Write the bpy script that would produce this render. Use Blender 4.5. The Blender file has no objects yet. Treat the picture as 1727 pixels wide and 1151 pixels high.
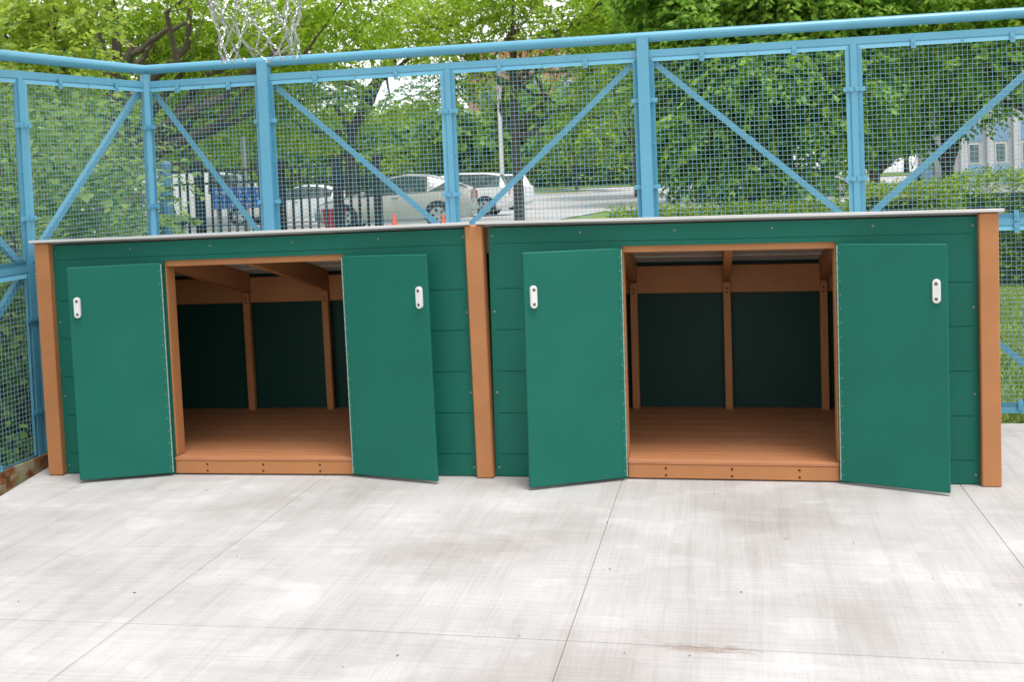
import bpy, math, random
import numpy as np
from mathutils import Vector, Matrix
R = math.radians
sc = bpy.context.scene
col = sc.collection

# ------------------------------------------------------------------ camera
CAM = np.array([3.5343, -5.1153, 1.4146])
YAW, PITCH, ROLL, FPX = -0.1942, -0.0407, -0.0403, 1850.0
PPX, PPY = 863.5, 575.5 - 183.9
_f = np.array([math.sin(YAW)*math.cos(PITCH), math.cos(YAW)*math.cos(PITCH), math.sin(PITCH)])
_r = np.array([math.cos(YAW), -math.sin(YAW), 0.0]); _u = np.cross(_r, _f)
_c, _s = math.cos(ROLL), math.sin(ROLL)
_r, _u = _c*_r + _s*_u, -_s*_r + _c*_u
cam = bpy.data.cameras.new('camera'); camo = bpy.data.objects.new('camera', cam); col.objects.link(camo)
m = Matrix((( _r[0], _u[0], -_f[0], CAM[0]), (_r[1], _u[1], -_f[1], CAM[1]), (_r[2], _u[2], -_f[2], CAM[2]), (0, 0, 0, 1)))
camo.matrix_world = m
cam.sensor_width = 36.0; cam.sensor_fit = 'HORIZONTAL'
cam.lens = 36.0*FPX/1727.0
cam.shift_y = -183.9/1727.0
cam.clip_start = 0.05; cam.clip_end = 3000
cam.dof.use_dof = True; cam.dof.focus_distance = 5.2; cam.dof.aperture_fstop = 7.1
sc.camera = camo

def gx(px, Y):                       # ground x of image column px on the plane y = Y
    d = _f + _r*(px-PPX)/FPX - _u*(300-PPY)/FPX
    return float((CAM + d*(Y-CAM[1])/d[1])[0])
def pz(px, py, Y):                   # height of an image point on the plane y = Y
    d = _f + _r*(px-PPX)/FPX - _u*(py-PPY)/FPX
    return float((CAM + d*(Y-CAM[1])/d[1])[2])

# ------------------------------------------------------------------ sky, sun, exposure
SUN_EL, SUN_AZ = R(73), R(135)       # azimuth measured clockwise from +y
w = bpy.data.worlds.new('World'); sc.world = w; w.use_nodes = True
nt = w.node_tree; nt.nodes.clear()
sky = nt.nodes.new('ShaderNodeTexSky'); sky.sky_type = 'NISHITA'; sky.sun_disc = False
sky.sun_elevation = SUN_EL; sky.sun_rotation = SUN_AZ
sky.air_density = 1.0; sky.dust_density = 1.0; sky.ozone_density = 1.0
hs = nt.nodes.new('ShaderNodeHueSaturation'); hs.inputs['Saturation'].default_value = 0.12
bg = nt.nodes.new('ShaderNodeBackground'); bg.inputs['Strength'].default_value = 0.15
wo = nt.nodes.new('ShaderNodeOutputWorld')
nt.links.new(sky.outputs[0], hs.inputs['Color']); nt.links.new(hs.outputs[0], bg.inputs['Color']); nt.links.new(bg.outputs[0], wo.inputs['Surface'])
sun = bpy.data.lights.new('sun', 'SUN'); sun.energy = 1.5; sun.angle = R(22); sun.color = (1, 0.965, 0.92)
suno = bpy.data.objects.new('sun', sun); col.objects.link(suno)
sd = Vector((math.sin(SUN_AZ)*math.cos(SUN_EL), math.cos(SUN_AZ)*math.cos(SUN_EL), math.sin(SUN_EL)))
suno.rotation_euler = sd.to_track_quat('Z', 'Y').to_euler(); suno.location = (6, -8, 12)
sc.view_settings.view_transform = 'Standard'; sc.view_settings.look = 'None'
sc.view_settings.gamma = 1.0; sc.view_settings.use_curve_mapping = False
sc.view_settings.exposure = 1.15
try:
    sc.cycles.max_bounces = 8; sc.cycles.diffuse_bounces = 6; sc.cycles.transmission_bounces = 8; sc.cycles.transparent_max_bounces = 8
except Exception:
    pass

# ------------------------------------------------------------------ material helpers
def new_mat(name):
    mt = bpy.data.materials.new(name); mt.use_nodes = True
    n = mt.node_tree.nodes; b = n['Principled BSDF']
    return mt, mt.node_tree, b
def N(t, kind, **kw):
    n = t.nodes.new(kind)
    for k, v in kw.items():
        if k in n.inputs: n.inputs[k].default_value = v
        else: setattr(n, k, v)
    return n
def coords(t, scale=(1, 1, 1), obj=True, rot=(0, 0, 0)):
    tc = N(t, 'ShaderNodeTexCoord'); mp = N(t, 'ShaderNodeMapping')
    mp.inputs['Scale'].default_value = scale; mp.inputs['Rotation'].default_value = rot
    t.links.new(tc.outputs['Object' if obj else 'Generated'], mp.inputs[0]); return mp
def noise(t, mp, scale, detail=4, rough=0.55):
    n = N(t, 'ShaderNodeTexNoise'); n.inputs['Scale'].default_value = scale
    n.inputs['Detail'].default_value = detail; n.inputs['Roughness'].default_value = rough
    t.links.new(mp.outputs[0], n.inputs['Vector']); return n
def ramp(t, fac, stops):
    r = N(t, 'ShaderNodeValToRGB'); e = r.color_ramp.elements
    while len(e) < len(stops): e.new(0.5)
    for i, (p, c) in enumerate(stops):
        e[i].position = p; e[i].color = (*c, 1) if len(c) == 3 else c
    t.links.new(fac, r.inputs[0]); return r
def mix(t, fac, a, b, mode='MIX'):
    x = N(t, 'ShaderNodeMix', data_type='RGBA', blend_type=mode)
    for sock, v in ((0, fac), (6, a), (7, b)):
        if hasattr(v, 'is_linked') or hasattr(v, 'links'): t.links.new(v, x.inputs[sock])
        elif sock == 0: x.inputs[0].default_value = v
        else: x.inputs[sock].default_value = (*v, 1)
    return x.outputs[2]
def bump(t, b, h, strength=0.3, dist=0.01):
    n = N(t, 'ShaderNodeBump'); n.inputs['Strength'].default_value = strength; n.inputs['Distance'].default_value = dist
    t.links.new(h, n.inputs['Height']); t.links.new(n.outputs[0], b.inputs['Normal'])
def plain(name, c, rough=0.5, metal=0.0, var=0.12, scale=6.0, bs=0.0, bscale=120.0, spec=0.5):
    mt, t, b = new_mat(name); mp = coords(t)
    n = noise(t, mp, scale, 5)
    lo = tuple(max(0, x*(1-var)) for x in c); hi = tuple(min(1, x*(1+var)) for x in c)
    r = ramp(t, n.outputs[0], [(0.3, lo), (0.7, hi)]); t.links.new(r.outputs[0], b.inputs['Base Color'])
    b.inputs['Roughness'].default_value = rough; b.inputs['Metallic'].default_value = metal
    b.inputs['Specular IOR Level'].default_value = spec
    if bs:
        n2 = noise(t, mp, bscale, 3); bump(t, b, n2.outputs[0], bs, 0.002)
    return mt
M = {}
# green plastic sheet: fine pebble, faint scuffs
def green_mat(name, base):
    mt, t, b = new_mat(name); mp = coords(t)
    n = noise(t, mp, 3.0, 5); lo = tuple(x*0.93 for x in base); hi = tuple(x*1.07 for x in base)
    r = ramp(t, n.outputs[0], [(0.3, lo), (0.7, hi)])
    mp2 = coords(t, (9, 9, 1.3), rot=(0.3, 0.5, 0.2)); s = noise(t, mp2, 5, 6, 0.7)
    sm = ramp(t, s.outputs[0], [(0.70, (0, 0, 0)), (0.80, (0.16, 0.16, 0.16))])
    t.links.new(mix(t, sm.outputs[0], r.outputs[0], (0.25, 0.42, 0.36)), b.inputs['Base Color'])
    b.inputs['Roughness'].default_value = 0.5; b.inputs['Specular IOR Level'].default_value = 0.16
    p = noise(t, mp, 260, 2); bump(t, b, p.outputs[0], 0.10, 0.002)
    return mt
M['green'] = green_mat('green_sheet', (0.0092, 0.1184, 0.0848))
M['green_shaded'] = green_mat('green_sheet_painted_shade', (0.008, 0.040, 0.031))  # darker copy of the sheet green: interior shade painted into the back wall
def orange_mat(name, base):
    mt, t, b = new_mat(name); mp = coords(t, (1, 1, 1)); 
    n = noise(t, mp, 4, 6); lo = tuple(x*0.9 for x in base); hi = tuple(x*1.08 for x in base)
    r = ramp(t, n.outputs[0], [(0.3, lo), (0.7, hi)])
    sp = noise(t, mp, 420, 2, 0.7); sr = ramp(t, sp.outputs[0], [(0.32, (0.72, 0.70, 0.68)), (0.5, (1, 1, 1))])
    d = noise(t, mp, 9, 6, 0.7); dr = ramp(t, d.outputs[0], [(0.22, (0.72, 0.68, 0.64)), (0.36, (1, 1, 1))])
    c1 = mix(t, 0.6, r.outputs[0], sr.outputs[0], 'MULTIPLY'); c2 = mix(t, 0.5, c1, dr.outputs[0], 'MULTIPLY')
    t.links.new(c2, b.inputs['Base Color']); b.inputs['Roughness'].default_value = 0.62; b.inputs['Specular IOR Level'].default_value = 0.3
    g = noise(t, coords(t, (60, 60, 60)), 6, 3); bump(t, b, g.outputs[0], 0.15, 0.003)
    return mt
M['orange'] = orange_mat('orange_lumber', (0.40, 0.170, 0.066))
def board_mat():                       # floor boards: along-the-board grain and dust
    mt, t, b = new_mat('orange_deck'); mp = coords(t, (2.5, 60, 60)); n = noise(t, mp, 2.5, 6, 0.6)
    r = ramp(t, n.outputs[0], [(0.25, (0.3360, 0.1320, 0.0528)), (0.75, (0.4400, 0.1880, 0.0800))])
    d = noise(t, coords(t), 5, 6, 0.65); dr = ramp(t, d.outputs[0], [(0.5, (0, 0, 0)), (0.75, (0.22, 0.22, 0.22))])
    t.links.new(mix(t, dr.outputs[0], r.outputs[0], (0.5, 0.36, 0.26)), b.inputs['Base Color'])
    b.inputs['Roughness'].default_value = 0.6; bump(t, b, n.outputs[0], 0.25, 0.002); return mt
M['deck'] = board_mat()
M['roof'] = plain('roof_metal_white', (0.52, 0.51, 0.51), 0.35, 0.0, 0.05, 3, 0.05)
def blue_mat():
    mt, t, b = new_mat('blue_paint'); mp = coords(t); n = noise(t, mp, 5, 6)
    r = ramp(t, n.outputs[0], [(0.3, (0.083, 0.275, 0.395)), (0.7, (0.099, 0.310, 0.440))])
    d = noise(t, mp, 30, 6, 0.75); dr = ramp(t, d.outputs[0], [(0.20, (0.55, 0.5, 0.45)), (0.30, (1, 1, 1))])
    t.links.new(mix(t, 0.5, r.outputs[0], dr.outputs[0], 'MULTIPLY'), b.inputs['Base Color'])
    b.inputs['Roughness'].default_value = 0.33; o = noise(t, mp, 160, 3); bump(t, b, o.outputs[0], 0.12, 0.002); return mt
M['blue'] = blue_mat()
def rust_mat():
    mt, t, b = new_mat('rusted_steel'); mp = coords(t); n = noise(t, mp, 11, 7, 0.7)
    r = ramp(t, n.outputs[0], [(0.34, (0.10, 0.028, 0.010)), (0.46, (0.24, 0.10, 0.035)), (0.54, (0.30, 0.26, 0.15)), (0.7, (0.36, 0.33, 0.22))])
    t.links.new(r.outputs[0], b.inputs['Base Color']); b.inputs['Roughness'].default_value = 0.85; bump(t, b, n.outputs[0], 0.5, 0.004); return mt
M['rust'] = rust_mat()
M['wire'] = plain('blue_mesh_coating', (0.155, 0.335, 0.430), 0.35, 0, 0.12, 20)
def concrete_mat():
    mt, t, b = new_mat('broomed_concrete'); geo = N(t, 'ShaderNodeNewGeometry')
    def mp(s, rz=0.0):
        x = N(t, 'ShaderNodeMapping'); x.inputs['Scale'].default_value = s; x.inputs['Rotation'].default_value = (0, 0, rz)
        t.links.new(geo.outputs['Position'], x.inputs[0]); return x
    big = noise(t, mp((1.0, 1.0, 1), 0.05), 1.3, 4, 0.5)
    base = ramp(t, big.outputs[0], [(0.32, (0.330, 0.308, 0.294)), (0.52, (0.405, 0.390, 0.380)), (0.70, (0.465, 0.456, 0.450))])
    sx = noise(t, mp((0.5, 26, 1), 0.02), 3.0, 6, 0.65); sy = noise(t, mp((7, 0.35, 1), -0.03), 2.4, 4, 0.6)
    sy2 = noise(t, mp((52, 1.6, 1), 0.03), 2.0, 4, 0.6)
    rx = ramp(t, sx.outputs[0], [(0.30, (0.86, 0.85, 0.84)), (0.55, (1, 1, 1)), (0.75, (1.0, 1.0, 1.0))])
    ry = ramp(t, sy.outputs[0], [(0.34, (0.87, 0.855, 0.84)), (0.52, (1, 1, 1))])
    r2 = ramp(t, sy2.outputs[0], [(0.3, (0.91, 0.905, 0.90)), (0.6, (1, 1, 1))])
    c = mix(t, 0.8, base.outputs[0], rx.outputs[0], 'MULTIPLY'); c = mix(t, 0.62, c, ry.outputs[0], 'MULTIPLY'); c = mix(t, 0.8, c, r2.outputs[0], 'MULTIPLY')
    sp = noise(t, mp((1, 1, 1)), 70, 5, 0.7); spr = ramp(t, sp.outputs[0], [(0.27, (0.72, 0.68, 0.63)), (0.36, (1, 1, 1))])
    c = mix(t, 0.55, c, spr.outputs[0], 'MULTIPLY')
    fg = noise(t, mp((1.0, 3.2, 1), 0.04), 150, 3, 0.8); fgr = ramp(t, fg.outputs[0], [(0.30, (0.86, 0.85, 0.84)), (0.50, (1, 1, 1)), (0.72, (1.07, 1.07, 1.07))])
    c = mix(t, 0.8, c, fgr.outputs[0], 'MULTIPLY')
    pt = noise(t, mp((1.0, 1.5, 1), 0.1), 3.4, 3, 0.45); ptr = ramp(t, pt.outputs[0], [(0.40, (1, 1, 1)), (0.55, (1.0, 1.0, 1.0)), (0.60, (1.09, 1.09, 1.10)), (0.75, (1.10, 1.10, 1.11))])
    c = mix(t, 0.9, c, ptr.outputs[0], 'MULTIPLY')
    # one dried brown spill
    sv = N(t, 'ShaderNodeSeparateXYZ'); t.links.new(geo.outputs['Position'], sv.inputs[0])
    dx = N(t, 'ShaderNodeMath', operation='SUBTRACT'); t.links.new(sv.outputs[0], dx.inputs[0]); dx.inputs[1].default_value = 3.44
    dy = N(t, 'ShaderNodeMath', operation='SUBTRACT'); t.links.new(sv.outputs[1], dy.inputs[0]); dy.inputs[1].default_value = -1.85
    ax = N(t, 'ShaderNodeMath', operation='DIVIDE'); t.links.new(dx.outputs[0], ax.inputs[0]); ax.inputs[1].default_value = 0.20
    ay = N(t, 'ShaderNodeMath', operation='DIVIDE'); t.links.new(dy.outputs[0], ay.inputs[0]); ay.inputs[1].default_value = 0.042
    px = N(t, 'ShaderNodeMath', operation='MULTIPLY'); t.links.new(ax.outputs[0], px.inputs[0]); t.links.new(ax.outputs[0], px.inputs[1])
    py = N(t, 'ShaderNodeMath', operation='MULTIPLY'); t.links.new(ay.outputs[0], py.inputs[0]); t.links.new(ay.outputs[0], py.inputs[1])
    rr = N(t, 'ShaderNodeMath', operation='ADD'); t.links.new(px.outputs[0], rr.inputs[0]); t.links.new(py.outputs[0], rr.inputs[1])
    sn = noise(t, mp((9, 34, 1)), 2.2, 4, 0.7)
    s3 = N(t, 'ShaderNodeMath', operation='MULTIPLY_ADD'); t.links.new(sn.outputs[0], s3.inputs[0]); s3.inputs[1].default_value = 3.9; t.links.new(rr.outputs[0], s3.inputs[2])
    sm = ramp(t, s3.outputs[0], [(0.0, (0.75, 0.75, 0.75)), (1.0, (0, 0, 0))]); sm.color_ramp.elements[0].position = 0.0
    s4 = N(t, 'ShaderNodeMapRange'); t.links.new(s3.outputs[0], s4.inputs[0]); s4.inputs[1].default_value = 1.9; s4.inputs[2].default_value = 2.6; s4.inputs[3].default_value = 0.7; s4.inputs[4].default_value = 0.0
    c = mix(t, s4.outputs[0], c, (0.22, 0.17, 0.135))
    t.links.new(c, b.inputs['Base Color']); b.inputs['Roughness'].default_value = 0.85; b.inputs['Specular IOR Level'].default_value = 0.25
    ad = N(t, 'ShaderNodeMath', operation='ADD'); t.links.new(sx.outputs[0], ad.inputs[0]); t.links.new(sy2.outputs[0], ad.inputs[1])
    bump(t, b, ad.outputs[0], 0.45, 0.004); return mt
M['concrete'] = concrete_mat()
M['joint'] = plain('joint_filler', (0.24, 0.23, 0.22), 0.95, 0, 0.3, 20)
def ground_mat(name, stops, scale=2.0, rough=0.95):
    mt, t, b = new_mat(name); geo = N(t, 'ShaderNodeNewGeometry'); n = noise(t, geo, scale, 8, 0.65)
    r = ramp(t, n.outputs[0], stops); t.links.new(r.outputs[0], b.inputs['Base Color'])
    b.inputs['Roughness'].default_value = rough; b.inputs['Specular IOR Level'].default_value = 0.2
    n2 = noise(t, geo, scale*14, 5); bump(t, b, n2.outputs[0], 0.6, 0.02); return mt
M['lawn'] = ground_mat('lawn_soil', [(0.30, (0.17, 0.14, 0.07)), (0.42, (0.13, 0.19, 0.045)), (0.62, (0.18, 0.27, 0.06)), (0.8, (0.22, 0.31, 0.08))], 1.2)
M['dirt'] = ground_mat('leafy_dirt', [(0.3, (0.05, 0.035, 0.022)), (0.5, (0.13, 0.095, 0.06)), (0.7, (0.20, 0.16, 0.11))], 9)
M['asphalt'] = ground_mat('pale_asphalt', [(0.3, (0.36, 0.35, 0.345)), (0.7, (0.42, 0.41, 0.40))], 0.8)
M['kerb'] = ground_mat('kerb_concrete', [(0.3, (0.42, 0.40, 0.37)), (0.7, (0.52, 0.50, 0.47))], 3)
M['bark'] = plain('bark', (0.085, 0.066, 0.052), 0.95, 0, 0.45, 14, 0.9, 30)
M['bark2'] = plain('bark_grey', (0.105, 0.085, 0.070), 0.95, 0, 0.4, 14, 0.9, 30)
M['white'] = plain('white_plastic', (0.62, 0.61, 0.60), 0.35, 0, 0.04)
M['bolt'] = plain('bolt_steel', (0.22, 0.23, 0.22), 0.4, 0.7, 0.1)
M['galv'] = plain('galvanised_steel', (0.42, 0.43, 0.44), 0.30, 0.8, 0.12, 30)
M['dark'] = plain('dark_hole', (0.02, 0.012, 0.008), 0.9)
M['hinge'] = plain('hinge_strip', (0.30, 0.40, 0.36), 0.4, 0.5, 0.15, 20)
M['black'] = plain('black_paint', (0.012, 0.012, 0.014), 0.45, 0, 0.3)
M['tyre'] = plain('tyre_rubber', (0.018, 0.018, 0.019), 0.85, 0, 0.2)
M['glass'] = plain('tinted_glass', (0.035, 0.05, 0.05), 0.06, 0, 0.1, spec=0.8)
M['silver'] = plain('silver_paint', (0.44, 0.43, 0.42), 0.22, 0.45, 0.04)
M['carwhite'] = plain('white_car_paint', (0.72, 0.72, 0.73), 0.18, 0, 0.03)
M['red'] = plain('red_lens', (0.40, 0.012, 0.012), 0.25, 0, 0.1)
M['redpaint'] = plain('red_plastic', (0.36, 0.018, 0.022), 0.5, 0, 0.1)
M['amber'] = plain('amber_lens', (0.65, 0.20, 0.02), 0.25, 0, 0.1)
M['cone'] = plain('cone_orange', (0.75, 0.09, 0.02), 0.5, 0, 0.05)
M['signblue'] = plain('sign_blue', (0.02, 0.12, 0.42), 0.5, 0, 0.05)
M['postblue'] = plain('post_blue_paint', (0.055, 0.17, 0.29), 0.4, 0, 0.15)
M['greywood'] = plain('weathered_wood', (0.22, 0.20, 0.18), 0.9, 0, 0.3, 12, 0.4)
M['panelblue'] = plain('facade_blue_panel', (0.20, 0.33, 0.52), 0.5, 0, 0.06)
M['stucco'] = plain('pale_grey_stucco', (0.50, 0.49, 0.50), 0.9, 0, 0.07, 2, 0.2)
M['window'] = plain('window_glass', (0.05, 0.085, 0.085), 0.08, 0, 0.2, 1.5, spec=0.8)
def brick_mat():
    mt, t, b = new_mat('orange_brick'); mp = coords(t, (1, 1, 1), rot=(R(90), 0, 0)); k = N(t, 'ShaderNodeTexBrick')
    k.inputs['Color1'].default_value = (0.40, 0.17, 0.09, 1); k.inputs['Color2'].default_value = (0.46, 0.22, 0.12, 1); k.inputs['Mortar'].default_value = (0.42, 0.32, 0.26, 1)
    k.inputs['Scale'].default_value = 3.0; t.links.new(mp.outputs[0], k.inputs['Vector']); t.links.new(k.outputs[0], b.inputs['Base Color']); b.inputs['Roughness'].default_value = 0.9; return mt
M['brick'] = brick_mat()
def leaf_mat(name, dark, mid, light, trans=0.45):
    mt = bpy.data.materials.new(name); mt.use_nodes = True; t = mt.node_tree; t.nodes.clear()
    out = N(t, 'ShaderNodeOutputMaterial'); geo = N(t, 'ShaderNodeNewGeometry')
    r = ramp(t, geo.outputs['Random Per Island'], [(0.0, dark), (0.45, mid), (1.0, light)])
    n = noise(t, geo, 0.5, 3); nr = ramp(t, n.outputs[0], [(0.35, (0.72, 0.80, 0.70)), (0.65, (1.12, 1.08, 1.0))])
    c = mix(t, 1.0, r.outputs[0], nr.outputs[0], 'MULTIPLY')
    b = N(t, 'ShaderNodeBsdfPrincipled'); b.inputs['Roughness'].default_value = 0.55; b.inputs['Specular IOR Level'].default_value = 0.25
    tr = N(t, 'ShaderNodeBsdfTranslucent'); ms = N(t, 'ShaderNodeMixShader'); ms.inputs[0].default_value = trans
    t.links.new(c, b.inputs['Base Color']); t.links.new(c, tr.inputs['Color'])
    t.links.new(b.outputs[0], ms.inputs[1]); t.links.new(tr.outputs[0], ms.inputs[2]); t.links.new(ms.outputs[0], out.inputs['Surface']); return mt
M['leaf_locust'] = leaf_mat('locust_leaf', (0.155, 0.27, 0.018), (0.28, 0.44, 0.030), (0.44, 0.58, 0.07), 0.58)
M['leaf_yellow'] = leaf_mat('young_yellow_leaf', (0.32, 0.44, 0.04), (0.46, 0.56, 0.08), (0.62, 0.68, 0.18), 0.58)
M['leaf_maple'] = leaf_mat('maple_leaf', (0.075, 0.17, 0.03), (0.20, 0.37, 0.05), (0.37, 0.56, 0.09), 0.52)
M['leaf_mid'] = leaf_mat('elm_leaf', (0.12, 0.25, 0.03), (0.25, 0.43, 0.05), (0.42, 0.58, 0.09), 0.55)
M['leaf_shrub'] = leaf_mat('shrub_leaf', (0.08, 0.15, 0.045), (0.17, 0.29, 0.07), (0.32, 0.44, 0.13), 0.5)
M['leaf_hedge'] = leaf_mat('box_hedge_leaf', (0.07, 0.13, 0.018), (0.19, 0.30, 0.03), (0.42, 0.54, 0.05), 0.4)
M['leaf_far'] = leaf_mat('far_leaf', (0.14, 0.25, 0.045), (0.24, 0.39, 0.07), (0.38, 0.52, 0.10), 0.55)
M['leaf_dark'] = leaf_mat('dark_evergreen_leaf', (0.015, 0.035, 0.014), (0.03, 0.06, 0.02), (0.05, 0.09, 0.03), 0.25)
M['grass'] = leaf_mat('grass_blade', (0.11, 0.17, 0.035), (0.20, 0.29, 0.055), (0.34, 0.40, 0.12), 0.4)
M['drygrass'] = leaf_mat('dry_leaf', (0.12, 0.07, 0.03), (0.24, 0.16, 0.08), (0.36, 0.28, 0.17), 0.2)

# ------------------------------------------------------------------ mesh helpers
class MB:
    def __init__(s): s.v, s.f, s.mi = [], [], []
    def add(s, vs, fs, mi=0):
        o = len(s.v); s.v += [tuple(x) for x in vs]; s.f += [tuple(i+o for i in q) for q in fs]; s.mi += [mi]*len(fs)
    def box(s, a, b, mi=0, bev=0.0):
        x0, y0, z0 = a; x1, y1, z1 = b
        if bev <= 0:
            s.add([(x0,y0,z0),(x1,y0,z0),(x1,y1,z0),(x0,y1,z0),(x0,y0,z1),(x1,y0,z1),(x1,y1,z1),(x0,y1,z1)],
                  [(0,3,2,1),(4,5,6,7),(0,1,5,4),(1,2,6,5),(2,3,7,6),(3,0,4,7)], mi); return
        bv = min(bev, (x1-x0)*.45, (y1-y0)*.45, (z1-z0)*.45); vs = []; idx = {}
        for sx in (0,1):
            for sy in (0,1):
                for sz in (0,1):
                    p = ((x0,x1)[sx], (y0,y1)[sy], (z0,z1)[sz]); d = (1-2*sx, 1-2*sy, 1-2*sz)
                    for ax in range(3):
                        q = list(p)
                        for k in range(3):
                            if k != ax: q[k] += d[k]*bv
                        idx[(sx,sy,sz,ax)] = len(vs); vs.append(q)
        fs = []
        for ax in range(3):
            a1, a2 = [k for k in range(3) if k != ax]
            for sd_ in (0,1):
                q = []
                for (i,j) in ((0,0),(1,0),(1,1),(0,1)):
                    k = [0,0,0]; k[ax] = sd_; k[a1] = i; k[a2] = j; q.append(idx[(*k,ax)])
                fs.append(tuple(q))
        for ax in range(3):
            a1, a2 = [k for k in range(3) if k != ax]
            for i in (0,1):
                for j in (0,1):
                    k0 = [0,0,0]; k0[a1] = i; k0[a2] = j; k1 = list(k0); k1[ax] = 1
                    fs.append((idx[(*k0,a1)], idx[(*k1,a1)], idx[(*k1,a2)], idx[(*k0,a2)]))
        for sx in (0,1):
            for sy in (0,1):
                for sz in (0,1): fs.append(tuple(idx[(sx,sy,sz,a)] for a in range(3)))
        s.add(vs, fs, mi)
    def tube(s, pts, rad, n=8, mi=0, cap=True):
        pts = [Vector(p) for p in pts]; rads = rad if hasattr(rad, '__len__') else [rad]*len(pts)
        vs, fs = [], []; up = None
        for i, p in enumerate(pts):
            t = (pts[min(i+1, len(pts)-1)] - pts[max(i-1, 0)]).normalized()
            if up is None: up = Vector((0,0,1)) if abs(t.z) < .9 else Vector((1,0,0))
            a = t.cross(up).normalized(); b2 = a.cross(t).normalized(); up = b2
            for k in range(n):
                th = 2*math.pi*(k+.5)/n; vs.append(p + (a*math.cos(th) + b2*math.sin(th))*rads[i])
        for i in range(len(pts)-1):
            for k in range(n):
                fs.append((i*n+k, i*n+(k+1)%n, (i+1)*n+(k+1)%n, (i+1)*n+k))
        if cap: fs += [tuple(range(n))[::-1], tuple((len(pts)-1)*n+k for k in range(n))]
        s.add(vs, fs, mi)
    def disc(s, c, nrm, r, h, n=10, mi=0):
        c = Vector(c); nrm = Vector(nrm).normalized(); s.tube([c, c + nrm*h], r, n, mi)
    def prism(s, pts, d, mi=0):                      # polygon pts extruded along vector d
        n = len(pts); d = Vector(d); vs = [Vector(p) for p in pts]; vs = vs + [p + d for p in vs]
        s.add(vs, [tuple(range(n))[::-1], tuple(range(n, 2*n))] + [(i, (i+1)%n, n+(i+1)%n, n+i) for i in range(n)], mi)
    def build(s, name, mats, parent=None, smooth=False, fix=True):
        me = bpy.data.meshes.new(name); me.from_pydata(s.v, [], s.f); 
        for mm in (mats if isinstance(mats, (list, tuple)) else [mats]): me.materials.append(M[mm] if isinstance(mm, str) else mm)
        me.polygons.foreach_set('material_index', s.mi)
        if fix:
            import bmesh
            bm = bmesh.new(); bm.from_mesh(me); bmesh.ops.recalc_face_normals(bm, faces=bm.faces); bm.to_mesh(me); bm.free()
        if smooth:
            me.polygons.foreach_set('use_smooth', [True]*len(me.polygons)); me.update()
            try: me.set_sharp_from_angle(angle=R(38))
            except Exception: pass
        me.update(); return link(name, me, parent)
def link(name, me, parent=None):
    o = bpy.data.objects.new(name, me); col.objects.link(o)
    if parent is not None: o.parent = parent
    return o
def tag(o, label, cat=None, group=None, kind=None):
    o['label'] = label
    if cat: o['category'] = cat
    if group: o['group'] = group
    if kind: o['kind'] = kind
    return o
def thing(name, label, cat, loc=(0,0,0), rot=(0,0,0), group=None):
    o = link(name, None); o.location = loc; o.rotation_euler = rot; o.empty_display_size = 0.2
    return tag(o, label, cat, group)
def np_mesh(name, V, F, mat, parent=None, smooth=False):      # V (n,3), F (m,3 or 4)
    me = bpy.data.meshes.new(name); k = F.shape[1]
    me.vertices.add(len(V)); me.vertices.foreach_set('co', V.astype(np.float32).ravel())
    me.loops.add(F.size); me.loops.foreach_set('vertex_index', F.astype(np.int32).ravel())
    me.polygons.add(len(F)); me.polygons.foreach_set('loop_start', (np.arange(len(F))*k).astype(np.int32))
    try: me.polygons.foreach_set('loop_total', np.full(len(F), k, np.int32))
    except Exception: pass
    me.materials.append(M[mat]); me.update(calc_edges=True); me.validate()
    return link(name, me, parent)

# ------------------------------------------------------------------ terrain and paving
TY = [-60, 8, 24, 50, 70, 90, 140, 400, 1500]; TZ = [-0.03, -0.03, 0.30, 0.32, 0.72, 1.10, 1.3, 1.5, 1.5]
def tz(y): return float(np.interp(y, TY, TZ))
b = MB()
xs = [-900, -200, -60, -20, -9, -3, 0, 3, 6, 9, 20, 60, 200, 900]
ys = [-60, -20, -5, 0, 1.36, 4, 8, 16, 24, 37, 50, 60, 70, 80, 90, 110, 140, 400, 1500]
vs = [(x, y, tz(y) - (0.10 if y < 1.4 else 0.0)) for y in ys for x in xs]; nx = len(xs)
b.add(vs, [(j*nx+i, j*nx+i+1, (j+1)*nx+i+1, (j+1)*nx+i) for j in range(len(ys)-1) for i in range(nx-1)])
g = b.build('ground', 'lawn'); g['kind'] = 'structure'; g['label'] = 'mown lawn and soil around the play yard'
def crown(x): return 0.022*max(0.0, 1 - abs(x-2.356)/2.35)
b = MB(); b.add([(x, y, crown(x)-0.005) for y in (-7.55, 1.29) for x in (1.35 if y < 0 else -0.1, 2.356, 4.706, 8.95)], [(0, 1, 5, 4), (1, 2, 6, 5), (2, 3, 7, 6)])
pav = b.build('pavement', 'joint'); pav['kind'] = 'structure'; pav['label'] = 'pale broom-finished concrete slabs of the play yard'
XJ = [None, 1.53, 3.01, 4.52, 6.02, 7.52, 9.0]; YJ = [-7.6, -6.2, -4.75, -3.3, -1.84, -0.4, 1.30]
gap = 0.0012
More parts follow.
